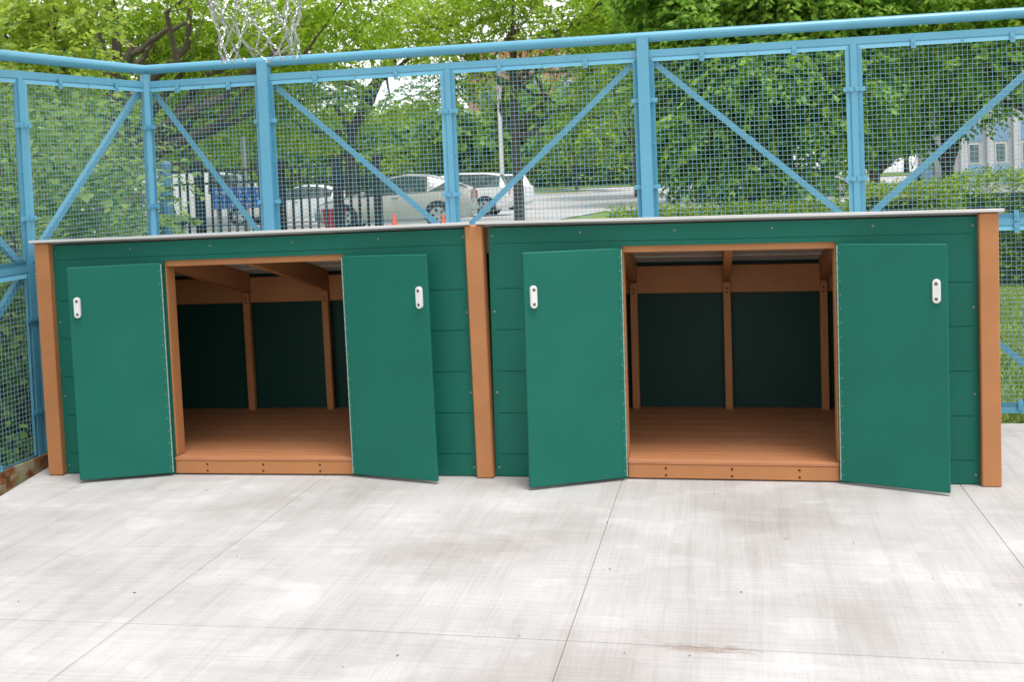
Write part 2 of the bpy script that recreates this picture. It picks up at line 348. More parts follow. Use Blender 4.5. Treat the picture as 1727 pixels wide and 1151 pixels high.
for j in range(len(YJ)-1):
    for i in range(len(XJ)-1):
        if j == 4 : pass
        y0, y1 = YJ[j]+gap, YJ[j+1]-gap
        if YJ[j] == -0.4: y0 = -0.4      # the long bays run unbroken up to the fence
        if YJ[j+1] == -0.4: y1 = -0.4
        def lx(y): return -0.085 - 0.20*(y-0.0) if y < 0.4 else -0.165
        if XJ[i] is None: xl = lambda y: lx(y)
        else: xl = (lambda y, q=XJ[i]: q+gap)
        xr = XJ[i+1]-gap; b = MB(); rows = np.linspace(y0, y1, 5)
        mids = [q for q in (2.356,) if XJ[i] is not None and XJ[i] < q < XJ[i+1]]
        top = []
        for y in rows:
            c = [xl(y)] + mids + [xr]
            top.append([(x, y, crown(x)) for x in c])
        nc = len(top[0]); vs = [p for r_ in top for p in r_]; nt_ = len(vs)
        vs += [(p[0], p[1], -0.13) for p in vs]
        fs = [(a*nc+k, a*nc+k+1, (a+1)*nc+k+1, (a+1)*nc+k) for a in range(4) for k in range(nc-1)]
        ring = [k for k in range(nc)] + [a*nc+nc-1 for a in range(1, 5)] + [4*nc+k for k in range(nc-2, -1, -1)] + [a*nc for a in range(3, 0, -1)]
        fs += [(ring[k], ring[(k+1) % len(ring)], ring[(k+1) % len(ring)]+nt_, ring[k]+nt_) for k in range(len(ring))]
        b.add(vs, fs); b.build('concrete_slab', 'concrete', pav)
# dirt strip beyond the slab on the left
b = MB(); b.add([(-4, -6, -0.075), (0.9, -6, -0.075), (-0.05, 1.32, -0.06), (-4, 1.32, -0.06), (-4, 9, -0.012), (-0.6, 9, -0.012), (-0.2, 1.9, -0.02)],
      [(0, 1, 2, 3), (3, 2, 6, 5, 4)]); o = b.build('dirt_bed', 'dirt'); o['kind'] = 'structure'; o['label'] = 'dark leaf-strewn planting bed outside the side fence'

# parking lot, island, far lawn, walk
def sheet(name, poly, dz, mat, label, ysplit=()):
    P = [Vector((p[0], p[1])) for p in poly]; yb = sorted(set([y for y in TY if min(p.y for p in P) < y < max(p.y for p in P)]) | set(ysplit))
    import bmesh
    bm = bmesh.new(); f = bm.faces.new([bm.verts.new((p.x, p.y, 0)) for p in P])
    for y in yb: bmesh.ops.bisect_plane(bm, geom=bm.verts[:]+bm.edges[:]+bm.faces[:], plane_co=(0, y, 0), plane_no=(0, 1, 0))
    for v in bm.verts: v.co.z = tz(v.co.y) + dz
    bmesh.ops.recalc_face_normals(bm, faces=bm.faces)
    for f in bm.faces:
        if f.normal.z < 0: f.normal_flip()
    me = bpy.data.meshes.new(name); bm.to_mesh(me); bm.free(); me.materials.append(M[mat]); o = link(name, me); o['kind'] = 'structure'; o['label'] = label; return o
sheet('parking_lot', [(-70, 23), (-2.2, 23), (-1.2, 37), (40, 37), (40, 88), (-70, 88)], 0.03, 'asphalt', 'sun-bleached asphalt parking lot behind the trees')
def island(name, poly, label):
    P = [Vector((p[0], p[1])) for p in poly]; bb = MB(); n = len(P)
    c = sum(P, Vector((0, 0)))/n
    o_ = [(p.x, p.y, tz(p.y)+0.02) for p in P]; k_ = [(p.x, p.y, tz(p.y)+0.17) for p in P]
    inn = [c + (p-c)*(1-0.2/max((p-c).length, .3)) for p in P]; i_ = [(p.x, p.y, tz(p.y)+0.17) for p in inn]; g_ = [(p.x, p.y, tz(p.y)+0.16) for p in inn]
    bb.add(o_+k_+i_, [(k, (k+1) % n, n+(k+1) % n, n+k) for k in range(n)] + [(n+k, n+(k+1) % n, 2*n+(k+1) % n, 2*n+k) for k in range(n)], 0)
    bb.add(g_ + [(c.x, c.y, tz(c.y)+0.22)], [(k, (k+1) % n, n) for k in range(n)], 1)
    o = bb.build(name, ['kerb', 'lawn']); o['kind'] = 'structure'; o['label'] = label
xa, xb = gx(760, 74), gx(1022, 76)
island('planted_island', [(xa-16, 71), (gx(980, 71), 71), (xb, 75.5), (gx(960, 81), 80), (xa-16, 81)], 'kerbed grass island with a young tree in the parking lot')
sheet('far_lawn', [(-90, 87), (45, 87), (45, 139), (-90, 139)], 0.10, 'lawn', 'strip of lawn beyond the parking lot')
sheet('footpath', [(gx(1440, 52), 54.5), (gx(1640, 52), 54.5), (gx(1640, 58), 58.5), (gx(1440, 58), 58.5)], 0.06, 'kerb', 'pale concrete path crossing the lawn near the white building')

# ------------------------------------------------------------------ storage sheds
def grid_panel(xs, zs, y, th, hole, groove, dep=0.004):
    """Sheet in the xz plane, front at y (towards -y); cells in hole() left out, cells in groove() set back."""
    bb = MB(); nx, nz = len(xs)-1, len(zs)-1
    st = [[(0 if hole(i, k) else (2 if groove(i, k) else 1)) for k in range(nz)] for i in range(nx)]
    def yy(s): return y + (dep if s == 2 else 0)
    for i in range(nx):
        for k in range(nz):
            s = st[i][k]
            if not s: continue
            a, c, z0, z1, f = xs[i], xs[i+1], zs[k], zs[k+1], yy(s)
            bb.add([(a, f, z0), (c, f, z0), (c, f, z1), (a, f, z1)], [(0, 1, 2, 3)])
            bb.add([(a, y+th, z0), (c, y+th, z0), (c, y+th, z1), (a, y+th, z1)], [(3, 2, 1, 0)])
            for (di, dk, p, q) in ((-1, 0, (a, z0), (a, z1)), (1, 0, (c, z1), (c, z0)), (0, -1, (c, z0), (a, z0)), (0, 1, (a, z1), (c, z1))):
                ni, nk = i+di, k+dk
                t = st[ni][nk] if 0 <= ni < nx and 0 <= nk < nz else 0
                e = y+th if t == 0 else yy(t)
                if e > f: bb.add([(p[0], f, p[1]), (q[0], f, q[1]), (q[0], e, q[1]), (p[0], e, p[1])], [(0, 1, 2, 3)])
    return bb
b = MB(); b.tube([(0, 0, 0), (0, -0.0015, 0)], 0.0055, 10); b.tube([(0, -0.0015, 0), (0, -0.003, 0)], [0.0045, 0.003], 10, 0)
scr_me = b.build('screw', 'bolt').data; bpy.data.objects.remove(bpy.data.objects['screw'])
b = MB(); b.tube([(0, 0.002, 0), (0, -0.0012, 0)], 0.0055, 10); hol_me = b.build('screw_hole', 'dark').data; bpy.data.objects.remove(bpy.data.objects['screw_hole'])
def put(me, name, parent, loc, rot=None):
    o = link(name, me, parent); o.location = loc
    if rot: o.rotation_euler = rot
    return o
SL = -0.2246                                   # roof slope
def roofz(y): return 1.222 + SL*y
def make_door(root, hinge_x, wid, ang, left, yh):
    """left: hinged on its right edge and swung out to the left."""
    d = link('door', None, root); d.location = (hinge_x, yh, 0.0)
    sgn = -1 if left else 1
    d.rotation_euler = (0, 0, -sgn*ang)
    x0, x1 = (-wid, -0.004) if left else (0.004, wid)
    bb = MB(); bb.box((x0, 0.0, 0.014), (x1, 0.018, 1.096), 0, 0.0035)
    o = bb.build('door_leaf', 'green', d)
    # piano hinge
    bb = MB()
    for k in range(26):
        z0 = 0.02 + k*0.0412; bb.tube([(0, 0.001, z0), (0, 0.001, z0+0.0385)], 0.0038, 8)
    bb.box((min(0, sgn*0.017), -0.0012, 0.016), (max(0, sgn*0.017), 0.0, 1.094)); bb.mi = [0]*(len(bb.f)-6) + [1]*6; bb.build('piano_hinge', ['hinge', 'green'], d, True)
    for k in range(17):
        put(scr_me, 'screw', d, (sgn*0.0125, -0.0008, 0.045 + k*0.063)).scale = (.55, .55, .55)
    # pull handle: rounded white plate with two bolts
    hx = sgn*(wid-0.043); bb = MB(); n = 12; pr = []
    for k in range(n+1):
        th = math.pi*k/n; pr.append((0.0165*math.cos(th), 0.036+0.0165*math.sin(th)))
    for k in range(n+1):
        th = math.pi + math.pi*k/n; pr.append((0.0165*math.cos(th), -0.036+0.0165*math.sin(th)))
    npf = len(pr); L1 = [(hx+p[0], 0.0, 0.892+p[1]) for p in pr]; L2 = [(hx+p[0], -0.013, 0.892+p[1]) for p in pr]
    L3 = [(hx+p[0]*0.84, -0.0165, 0.892+p[1]*0.95) for p in pr]
    bb.add(L1+L2+L3, [(k, (k+1) % npf, npf+(k+1) % npf, npf+k) for k in range(npf)] + [(npf+k, npf+(k+1) % npf, 2*npf+(k+1) % npf, 2*npf+k) for k in range(npf)] + [tuple(range(2*npf, 3*npf))], 0)
    for s_ in (-1, 1):
        bb.disc((hx, -0.0160, 0.892+s_*0.033), (0, -1, 0), 0.0078, 0.0012, 12, 1); bb.disc((hx, -0.0168, 0.892+s_*0.033), (0, -1, 0), 0.0035, 0.0008, 8, 2)
    bb.build('handle', ['white', 'bolt', 'dark'], d, True)
    return d
def make_shed(label, loc, rot, W, xp, xo, rafters, posts, roof, doors):
    r = thing('storage_shed', label, 'shed', loc, rot, 'storage sheds against the fence')
    yP = 0.0376; zt = 1.204; g0, g1 = xo
    for (a, c) in posts:
        bb = MB(); bb.box((a, 0, 0.001), (c, 0.085, 1.2195), 0, 0.005); bb.build('corner_post', 'orange', r)
    pl, pr_ = xp
    gz = [0.111, 0.311, 0.513, 0.714, 0.912]; gt = 1.128; h = 0.0022
    zs = [0.004]
    for z in gz: zs += [z-h, z+h]
    zs += [1.104, gt-h, gt+h, zt]; xs = [pl, pl+0.026, g0, g1, pr_-0.026, pr_]
    hole = lambda i, k: i == 2 and zs[k+1] <= 1.1041
    def groove(i, k):
        if not (zs[k+1]-zs[k] < 0.006): return False
        return (1 <= i <= 3) if zs[k] > 1.1 else i in (1, 3)
    grid_panel(xs, zs, yP, 0.014, hole, groove).build('front_panel', 'green', r)
    for x in (pl+0.018, pr_-0.018):
        for z in (0.045, 0.41, 0.80, 1.165): put(scr_me, 'screw', r, (x, yP, z))
    for k in range(1, 5): put(scr_me, 'screw', r, (pl + (pr_-pl)*k/5.0, yP, 1.172))
    yi = yP+0.0145
    bb = MB(); bb.box((pl+0.012, yi, 1.072), (pr_+0.02, yi+0.038, 1.190), 0, 0.003); bb.build('header_beam', 'orange', r)
    for (a, c) in ((g0-0.034, g0+0.006), (g1-0.006, g1+0.034)):
        bb = MB(); bb.box((a, yi+0.0005, 0.092), (c, yi+0.084, 1.0715), 0, 0.003); bb.build('door_jamb', 'orange', r)
    bb = MB(); bb.box((g0+0.001, yP-0.004, 0.006), (g1-0.001, yP+0.034, 0.0735), 0, 0.004); bb.build('kick_board', 'orange', r)
    for fx in (0.185, 0.5, 0.815):
        for z in (0.022, 0.055): put(hol_me, 'screw_hole', r, (g0+(g1-g0)*fx, yP-0.0042, z))
    # floor boards
    y = yP-0.006; wb = 0.140; k = 0
    while y < 1.262:
        y1 = min(y+wb, 1.277); x0_, x1_ = (g0+0.002, g1-0.002) if k == 0 else (pl-0.04, pr_+0.04)
        if k == 0: y1 = yi - 0.0006
        bb = MB(); bb.box((x0_, y, 0.0745), (x1_, y1-0.0012, 0.0905), 0, 0.0014); bb.build('floor_board', 'deck', r); y = y1 if k else yi; k += 1
    # back wall, posts, beam, rafters
    bb = MB(); bb.box((pl-0.04, 1.278, 0.01), (pr_+0.04, 1.2905, roofz(1.290)+0.002)); bb.build('back_panel', 'green_shaded', r)
    bb = MB(); bb.box((pl-0.03, 1.2405, 0.757), (pr_+0.03, 1.2775, 0.915), 0, 0.003); bb.build('back_beam', 'orange', r)
    for x in rafters:
        bb = MB(); bb.box((x-0.021, 1.201, 0.091), (x+0.021, 1.240, 0.822), 0, 0.003); bb.build('back_stud', 'orange', r)
        bb = MB(); y0, y1 = yi+0.040, 1.2395
        bb.prism([(x-0.02, y0, roofz(y0)-0.002), (x-0.02, y1, roofz(y1)-0.002), (x-0.02, y1, roofz(y1)-0.118), (x-0.02, y0, roofz(y0)-0.118)], (0.04, 0, 0)); bb.build('rafter', 'orange', r)
        for z in (0.785, 0.762): put(hol_me, 'screw_hole', r, (x, 1.2009, z))
    # side walls
    for x in (pl-0.045, pr_+0.031):
        bb = MB(); bb.prism([(x, 0.087, 0.01), (x, 1.277, 0.01), (x, 1.277, roofz(1.277)-0.004), (x, 0.087, roofz(0.087)-0.004)], (0.014, 0, 0)); bb.build('side_panel', 'green', r)
        xi = x+0.0145 if x < W/2 else x-0.0385
        bb = MB(); bb.prism([(xi, 0.095, roofz(0.095)-0.003), (xi, 1.238, roofz(1.238)-0.003), (xi, 1.238, roofz(1.238)-0.118), (xi, 0.095, roofz(0.095)-0.118)], (0.038, 0, 0)); bb.build('side_rafter', 'orange', r)
    # ribbed metal roof with a folded front edge
    bb = MB(); prof = []; y = -0.012; pitch = 0.186
    while y < 1.29:
        for (dy, dz) in ((0, 0), (0.135, 0), (0.148, 0.014), (0.176, 0.014)):
            if y+dy < 1.296: prof.append((y+dy, roofz(y+dy)+dz))
        y += pitch
    prof.append((1.297, roofz(1.297)))
    xa_, xb_ = roof; n = len(prof)
    lo = [(xa_, p[0], p[1]) for p in prof]; up = [(xa_, p[0], p[1]+0.0035) for p in prof]
    bb.prism(lo + up[::-1], (xb_-xa_, 0, 0))
    bb.box((xa_, -0.0165, roofz(-0.012)-0.001), (xb_, -0.0125, roofz(-0.012)+0.0125), 0, 0.001)
    bb.build('roof', 'roof', r)
    for dd in doors: make_door(r, *dd)
    return r
rl = (0.0, math.atan2(-0.020, 2.356), math.atan2(-0.031, 2.356))
make_shed('green storage shed with orange posts between the side fence and the shared middle post', (0, 0, 0.002), (rl[0], rl[1], rl[2]), 2.356,
          (0.0835, 2.313), (0.712, 1.681), (0.590, 1.107, 1.625), ((0, 0.083), (2.3135, 2.397)), (-0.016, 2.342),
          ((0.711, 0.459, R(20.0), True, 0.012), (1.683, 0.482, R(15.0), False, 0.012)))
make_shed('green storage shed with orange doorway standing between the middle post and the open lawn end', (2.356, -0.031, 0.0222), (0, math.atan2(0.0222, 2.333), math.atan2(0.031, 2.333)), 2.333,
          (0.0445, 2.2497), (0.680, 1.646), (0.645, 1.172, 1.702), ((2.250, 2.333),), (-0.006, 2.352),
          ((0.679, 0.478, R(26.0), True, 0.012), (1.648, 0.468, R(21.5), False, 0.012)))

# ------------------------------------------------------------------ blue mesh fence
class Fr:                                          # fence frame: s along, t towards the yard, z up
    def __init__(f, O, U, nrm, dzds=0.0): f.O, f.U, f.n, f.k = Vector(O), Vector(U).normalized(), Vector(nrm).normalized(), dzds
    def p(f, s, t, z): return f.O + f.U*s + f.n*t + Vector((0, 0, z + f.k*s))
    def box(f, mb, s0, s1, t0, t1, z0, z1, mi=0):
        c = [f.p(s, t, z) for s in (s0, s1) for t in (t0, t1) for z in (z0, z1)]
        mb.add(c, [(0,1,3,2),(4,6,7,5),(0,4,5,1),(2,3,7,6),(0,2,6,4),(1,5,7,3)], mi)
ZT, ZC, ZF, ZM0, ZM1, ZM2, ZM3, ZB0, ZB1, ZB2 = 2.183, 2.143, 2.116, 1.165, 1.134, 1.096, 1.068, 0.109, 0.081, 0.046
rnd = random.Random(4)
def clip_tabs(mb, fr, along, pos, z0, z1, t):
    for s in pos:
        if along == 'h': fr.box(mb, s-0.013, s+0.013, t, t+0.007, z0, z1); mb.disc(fr.p(s, t+0.007, (z0+z1)/2), fr.n, 0.006, 0.004, 6)
        else: fr.box(mb, z0, z1, t, t+0.007, s-0.013, s+0.013); mb.disc(fr.p((z0+z1)/2, t+0.007, s), fr.n, 0.006, 0.004, 6)
def fence_panel(fence, fr, s0, s1, z0, z1, diag, fw=0.028, rust=False):
    bb = MB()
    for (a, c, e, f_) in ((s0, s1, z1-fw, z1), (s0, s1, z0, z0+fw), (s0, s0+fw, z0+fw, z1-fw), (s1-fw, s1, z0+fw, z1-fw)):
        pass
    so, zo = [s0, s1, s1, s0], [z0, z0, z1, z1]; si, zi = [s0+fw, s1-fw, s1-fw, s0+fw], [z0+fw, z0+fw, z1-fw, z1-fw]
    vv = [fr.p(a, 0.004, c) for a, c in zip(so, zo)] + [fr.p(a, 0.0155, c) for a, c in zip(si, zi)] + [fr.p(a, 0.0115, c) for a, c in zip(si, zi)] + [fr.p(a, 0.0, c) for a, c in zip(so, zo)]
    bb.add(vv, [(k+4*q, (k+1) % 4+4*q, (k+1) % 4+4*((q+1) % 4), k+4*((q+1) % 4)) for q in range(4) for k in range(4)])
    for (a, c, e, f_) in ((s0, s1, z1-0.004, z1), (s0, s1, z0, z0+0.004), (s0, s0+0.004, z0+0.004, z1-0.004), (s1-0.004, s1, z0+0.004, z1-0.004)):
        fr.box(bb, a, c, -0.022, 0.006, e, f_)
    L = s1-s0; Hh = z1-z0
    clip_tabs(bb, fr, 'h', (s0+L*0.27, s0+L*0.73), z1-fw-0.014, z1+0.014, 0.014)
    clip_tabs(bb, fr, 'h', (s0+L*0.27, s0+L*0.73), z0-0.014, z0+fw+0.014, 0.014)
    clip_tabs(bb, fr, 'v', (z0+Hh*0.25, z0+Hh*0.75), s0-0.014, s0+fw+0.014, 0.014)
    clip_tabs(bb, fr, 'v', (z0+Hh*0.25, z0+Hh*0.75), s1-fw-0.014, s1+0.014, 0.014)
    for q in (0.5,):
        bb.disc(fr.p(s0+L*q, 0.010, z1-fw*0.5), fr.n, 0.008, 0.004, 6); bb.disc(fr.p(s0+fw*.5, 0.010, z0+Hh*q), fr.n, 0.007, 0.004, 6)
    pf = bb.build('panel_frame', 'blue', fence)
    # one-inch welded mesh, wires slightly waved
    pit, rw = 0.0256, 0.00118; V = []; Fc = []
    def wire(pa, pb, d1, d2):
        o = len(V)
        for p in (pa, pb):
            V.extend([p+d1*rw, p+d2*rw, p-d1*rw, p-d2*rw])
        for k in range(4): Fc.append((o+k, o+(k+1) % 4, o+4+(k+1) % 4, o+4+k))
    zz = Vector((0, 0, 1)); nv = int((L-2*fw)/pit)+1; off = (L - nv*pit)/2
    for k in range(nv+1):
        s = s0+off+k*pit; j = rnd.uniform(-.0012, .0012); wire(fr.p(s+j, 0.0035, z0+0.008), fr.p(s-j, 0.0035, z1-0.008), fr.U, fr.n)
    nh = int((Hh-2*fw)/pit)+1; offz = (Hh - nh*pit)/2
    for k in range(nh+1):
        z = z0+offz+k*pit; j = rnd.uniform(-.0012, .0012); wire(fr.p(s0+0.008, 0.0012, z+j), fr.p(s1-0.008, 0.0012, z-j), zz, fr.n)
    np_mesh('wire_mesh', np.array([tuple(v) for v in V]), np.array(Fc), 'wire', pf)
    if diag:
        a, c = diag; sa = s0+0.03 if a == 'l' else s1-0.03; sb = s1-0.03 if a == 'l' else s0+0.03
        zt_, zb_ = z1-0.035, z0+0.02
        pa, pb = fr.p(sa, -0.016, zt_), fr.p(sb, -0.016, zb_); d = (pb-pa).normalized(); sd_ = d.cross(fr.n).normalized()
        bb = MB(); w_ = 0.017
        for (w0, w1, n0, n1) in ((-w_, w_, 0, 0.004), (w_-0.004, w_, -0.028, 0.0)):
            cs = [p + sd_*ww + fr.n*nn for p in (pa, pb) for ww in (w0, w1) for nn in (n0, n1)]
            bb.add(cs, [(0,1,3,2),(4,6,7,5),(0,4,5,1),(2,3,7,6),(0,2,6,4),(1,5,7,3)])
        bb.disc((pa+pb)/2, fr.n, 0.024, 0.006, 8)
        bb.build('diagonal_brace', 'blue', pf)
def make_fence(label, fr, posts, stiles, send, diags, s_first, pipe_dir=1, dirty=False):
    o = thing('mesh_fence', label, 'fence', fr.O); inv = Matrix.Translation(-fr.O)
    f0 = Fr((0, 0, 0), fr.U, fr.n, fr.k)
    for s in posts:
        bb = MB(); f0.box(bb, s-0.033, s+0.033, -0.028, 0.0405, -0.1, 2.252); f0.box(bb, s-0.029, s+0.029, -0.025, 0.037, 2.252, 2.255); bb.build('post', 'blue', o)
    for s in stiles:
        bb = MB(); f0.box(bb, s-0.017, s+0.017, -0.024, 0.0135, -0.06, ZC); bb.build('intermediate_post', 'blue', o)
    stops = sorted(list(posts)+list(stiles)); pset = set(posts)
    if s_first is not None: stops = [s_first]+stops
    for nm, z0, z1 in (('top_rail', ZC, ZT), ('middle_rail', ZM2, ZM1), ('bottom_rail', ZB2, ZB1)):
        a0 = stops[0]; ends = [q for q in stops if q in pset or q == a0 or q == stops[-1]]
        for a, c in zip(ends[:-1], ends[1:]):
            bb = MB(); f0.box(bb, a+(0.0335 if a in pset else 0.02), c-(0.0335 if c in pset else 0), -0.02, (0.024 if dirty and nm == 'bottom_rail' else 0.009), z0-(0.075 if dirty and nm == 'bottom_rail' else 0), z1+(0.012 if dirty and nm == 'bottom_rail' else 0)); bb.build(nm, 'rust' if (dirty and nm == 'bottom_rail') else 'blue', o)
    bb = MB(); bb.tube([f0.p(stops[0], -0.006, 2.2587), f0.p(stops[-1], -0.006, 2.2587)], 0.030, 20)
    bb.build('hand_rail', 'blue', o, True)
    for k in range(len(stops)-1):
        a, c = stops[k], stops[k+1]
        ia = 0.0335 if a in pset else (0.0175 if a in stiles else 0.022); ic = 0.0335 if c in pset else 0.0175
        du, dl = diags[k % len(diags)]
        fence_panel(o, f0, a+ia, c-ic, ZM1+0.0005, ZC-0.0005, du); fence_panel(o, f0, a+ia, c-ic, ZB1+0.0005, ZM2-0.0005, dl)
    return o
cx_, cy_ = -0.0766, 1.339
px0 = 0.7313+0.0766; P_ = 1.1758
frB = Fr((cx_, cy_, 0), (1, 0.0042, 0), (0, -1, 0))
make_fence('blue welded mesh fence running behind both green sheds', frB, [px0, px0+2*P_, px0+4*P_, px0+6*P_], [px0+P_, px0+3*P_, px0+5*P_], None,
           [(('l', 0), ('r', 0)), (('l', 0), ('r', 0)), (('r', 0), ('l', 0)), (('l', 0), ('r', 0)), (('r', 0), ('l', 0))] * 2, 0.0)
Ul = Vector((-0.105, -1.14, 0)); frL = Fr((cx_, cy_, 0), Ul, (1, -0.092, 0), -0.030)
make_fence('blue welded mesh side fence with a rusty foot beside the planting bed', frL, [2*1.145, 4*1.145], [1.145, 3*1.145], None,
           [(('l', 0), ('l', 0)), (('r', 0), ('l', 0))] * 2, 0.0, dirty=True)
# corner post: separate square tube turned 45 degrees, shared by both runs
o = thing('corner_fence_post', 'square blue post where the two mesh fence runs meet', 'fence post', (cx_, cy_, 0))
bb = MB(); q = 0.036
bb.prism([(q*math.cos(a), q*math.sin(a), -0.1) for a in (0.0, math.pi/2, math.pi, 1.5*math.pi)], (0, 0, 2.33)); bb.build('post', 'blue', o)
bb = MB(); n = 12
bb.add([(0.0305*math.cos(2*math.pi*k/n)*math.cos(e), 0.0305*math.sin(2*math.pi*k/n)*math.cos(e), 2.2587+0.0305*math.sin(e)) for e in (-1.2, -.8, -.4, 0, .4, .8, 1.2) for k in range(n)],
       [(j*n+k, j*n+(k+1) % n, (j+1)*n+(k+1) % n, (j+1)*n+k) for j in range(6) for k in range(n)] + [tuple(range(n))[::-1], tuple(6*n+k for k in range(n))]); bb.build('rail_elbow', 'blue', o, True)

# ------------------------------------------------------------------ basketball hoop with chain net
hz, hc = 2.445, Vector((1.366, -0.15, 0))
h = thing('basketball_hoop', 'steel hoop with a silver chain net hanging in front of the blue top rail', 'hoop', (-1.05, -0.15, -0.07))
off = Vector((1.05, 0.15, 0.07))
def hb(name, mats, fn, smooth=False):
    bb = MB(); fn(bb); bb.v = [tuple(Vector(v)+off) for v in bb.v]; return bb.build(name, mats, h, smooth)
hb('rim', 'cone', lambda q: q.tube([(hc.x+0.228*math.cos(a), hc.y+0.228*math.sin(a), hz) for a in np.linspace(0, 2*math.pi, 41)], 0.008, 8, 0, False), True)
def brk(q):
    q.box((hc.x-0.42, hc.y-0.06, hz-0.006), (hc.x-0.225, hc.y+0.06, hz+0.006)); q.box((hc.x-0.43, hc.y-0.07, hz-0.008), (hc.x-0.42, hc.y+0.07, hz+0.16))
hb('rim_bracket', 'cone', brk)
hb('backboard', 'white', lambda q: q.box((hc.x-0.46, hc.y-0.5, hz+0.06), (hc.x-0.43, hc.y+0.5, hz+0.72), 0, 0.01))
hb('support_arm', 'black', lambda q: q.tube([(-1.05, hc.y, -0.07), (-1.05, hc.y, 2.4), (-0.98, hc.y, 2.68), (-0.78, hc.y, 2.82), (hc.x-0.46, hc.y, 2.82)], 0.045, 12), True)
lk = []
for k in range(10):                                    # one chain link as a small stadium ring
    th = 2*math.pi*k/10; lk.append(Vector((0.0046*math.cos(th)*(1 if abs(math.sin(th)) > .7 else 1.1), 0, 0.0120*math.sin(th))))
def chain_net(q):
    rg = random.Random(9); NS = 10
    rows = [(hz-0.006, 0.226, 0.0), (hz-0.115, 0.215, 0.5), (hz-0.215, 0.190, 0.0), (hz-0.300, 0.182, 0.5), (hz-0.372, 0.178, 0.0)]
    nod = []
    for (z, r_, o_) in rows:
        nod.append([Vector((hc.x + (r_+rg.uniform(-.022, .022))*math.cos(2*math.pi*(k+o_+rg.uniform(-.25, .25))/NS), hc.y + (r_+rg.uniform(-.022, .022))*math.sin(2*math.pi*(k+o_+rg.uniform(-.16, .16))/NS), z+rg.uniform(-.030, .022))) for k in range(NS)])
    V = []; Fq = []
    def strand(a, c, sag):
        L = (c-a).length; n = max(2, int(L/0.0185)); prev = None
        for i in range(n):
            t0 = (i+.5)/n; p = a.lerp(c, t0); p.z -= sag*4*t0*(1-t0); p += Vector((rg.uniform(-.0012, .0012), rg.uniform(-.0012, .0012), 0))
            t1 = min(1, t0+.01); p2 = a.lerp(c, t1); p2.z -= sag*4*t1*(1-t1); d = (c-a).normalized(); d.z += -sag*4*(1-2*t0)/max(L, .01); d.normalize()
            qz = d.to_track_quat('Z', 'Y'); tw = Matrix.Rotation((math.pi/2)*(i % 2)+rg.uniform(-.35, .35), 3, 'Z'); R3 = qz.to_matrix() @ tw
            pts = [p + R3 @ v for v in lk]; base = len(V); ax = R3 @ Vector((0, 1, 0))
            for j in range(10):
                cdir = (R3 @ Vector((lk[j].x, 0, lk[j].z*0.5))).normalized()
                V.extend([pts[j]+cdir*0.0019, pts[j]+ax*0.0019, pts[j]-cdir*0.0019, pts[j]-ax*0.0019])
            for j in range(10):
                j2 = (j+1) % 10
                for m_ in range(4): Fq.append((base+j*4+m_, base+j*4+(m_+1) % 4, base+j2*4+(m_+1) % 4, base+j2*4+m_))
    for r_ in range(len(rows)-1):
        sh = 0 if rows[r_][2] == 0 else 1
        for k in range(NS):
            a = nod[r_][k]
            for k2 in ((k-1, k) if sh == 0 else (k, k+1)):
                if r_ == 3 and rg.random() < 0.12: continue
                strand(a, nod[r_+1][k2 % NS], rg.uniform(-.006, .018))
    q.add(V, Fq)
nb = hb('chain_net', 'galv', chain_net, True); nb['kind'] = 'stuff'

# ------------------------------------------------------------------ foliage
def leaf_arrays(C, D, S, wr, rng):
    """Pointed four-sided leaves: C centres of the stem ends, D unit directions, S lengths, wr width ratio."""
    n = len(C); up = rng.normal(size=(n, 3)); up[:, 2] += 1.2
    side = np.cross(D, up); side /= np.linalg.norm(side, axis=1)[:, None]+1e-9
    nrm = np.cross(side, D)
    L = S[:, None]; W = (S*wr)[:, None]*0.5
    a = C; t = C + D*L - nrm*L*0.10; m1 = C + D*L*0.45 + side*W + nrm*L*0.05; m2 = C + D*L*0.45 - side*W + nrm*L*0.05
    V = np.stack([a, m1, t, m2], 1).reshape(-1, 3); F = np.arange(4*n).reshape(-1, 4); return V, F
def sprays(P, Dm, rng, per, step, ls, droop, wr, spread=0.9):
    """Leafy sprays: a stem from each P along Dm with paired leaves; returns leaf mesh arrays and stems."""
    n = len(P); k = np.arange(per); t = (k+1)/per
    ln = step*per*rng.uniform(.7, 1.3, n)
    pos = P[:, None, :] + Dm[:, None, :]*(t[None, :, None]*ln[:, None, None])
    pos[:, :, 2] -= droop*ln[:, None]*(t[None, :]**2)
    side = np.cross(Dm, np.array([0, 0, 1.0])); side /= np.linalg.norm(side, axis=1)[:, None]+1e-6
    sg = np.where(k % 2 == 0, 1, -1)
    d = Dm[:, None, :]*0.75 + side[:, None, :]*sg[None, :, None]*spread + rng.normal(size=(n, per, 3))*0.30
    d[:, :, 2] -= droop*1.1
    d /= np.linalg.norm(d, axis=2)[:, :, None]
    S = ls*rng.uniform(.65, 1.25, (n, per))
    return leaf_arrays(pos.reshape(-1, 3), d.reshape(-1, 3), S.ravel(), wr, rng)
def limb(mb, a, c, r0, r1, rng, n=6, wob=0.08, sag=0.0, sides=7):
    a, c = np.array(a, float), np.array(c, float); L = np.linalg.norm(c-a); pts = []
    for i in range(n+1):
        t = i/n; p = a + (c-a)*t; p = p + rng.normal(size=3)*wob*L*math.sin(math.pi*t)*0.5; p[2] += sag*L*math.sin(math.pi*t)*0.5; pts.append(p)
    mb.tube(pts, [r0+(r1-r0)*(i/n)**0.8 for i in range(n+1)], sides); return pts
DENS = 1.28
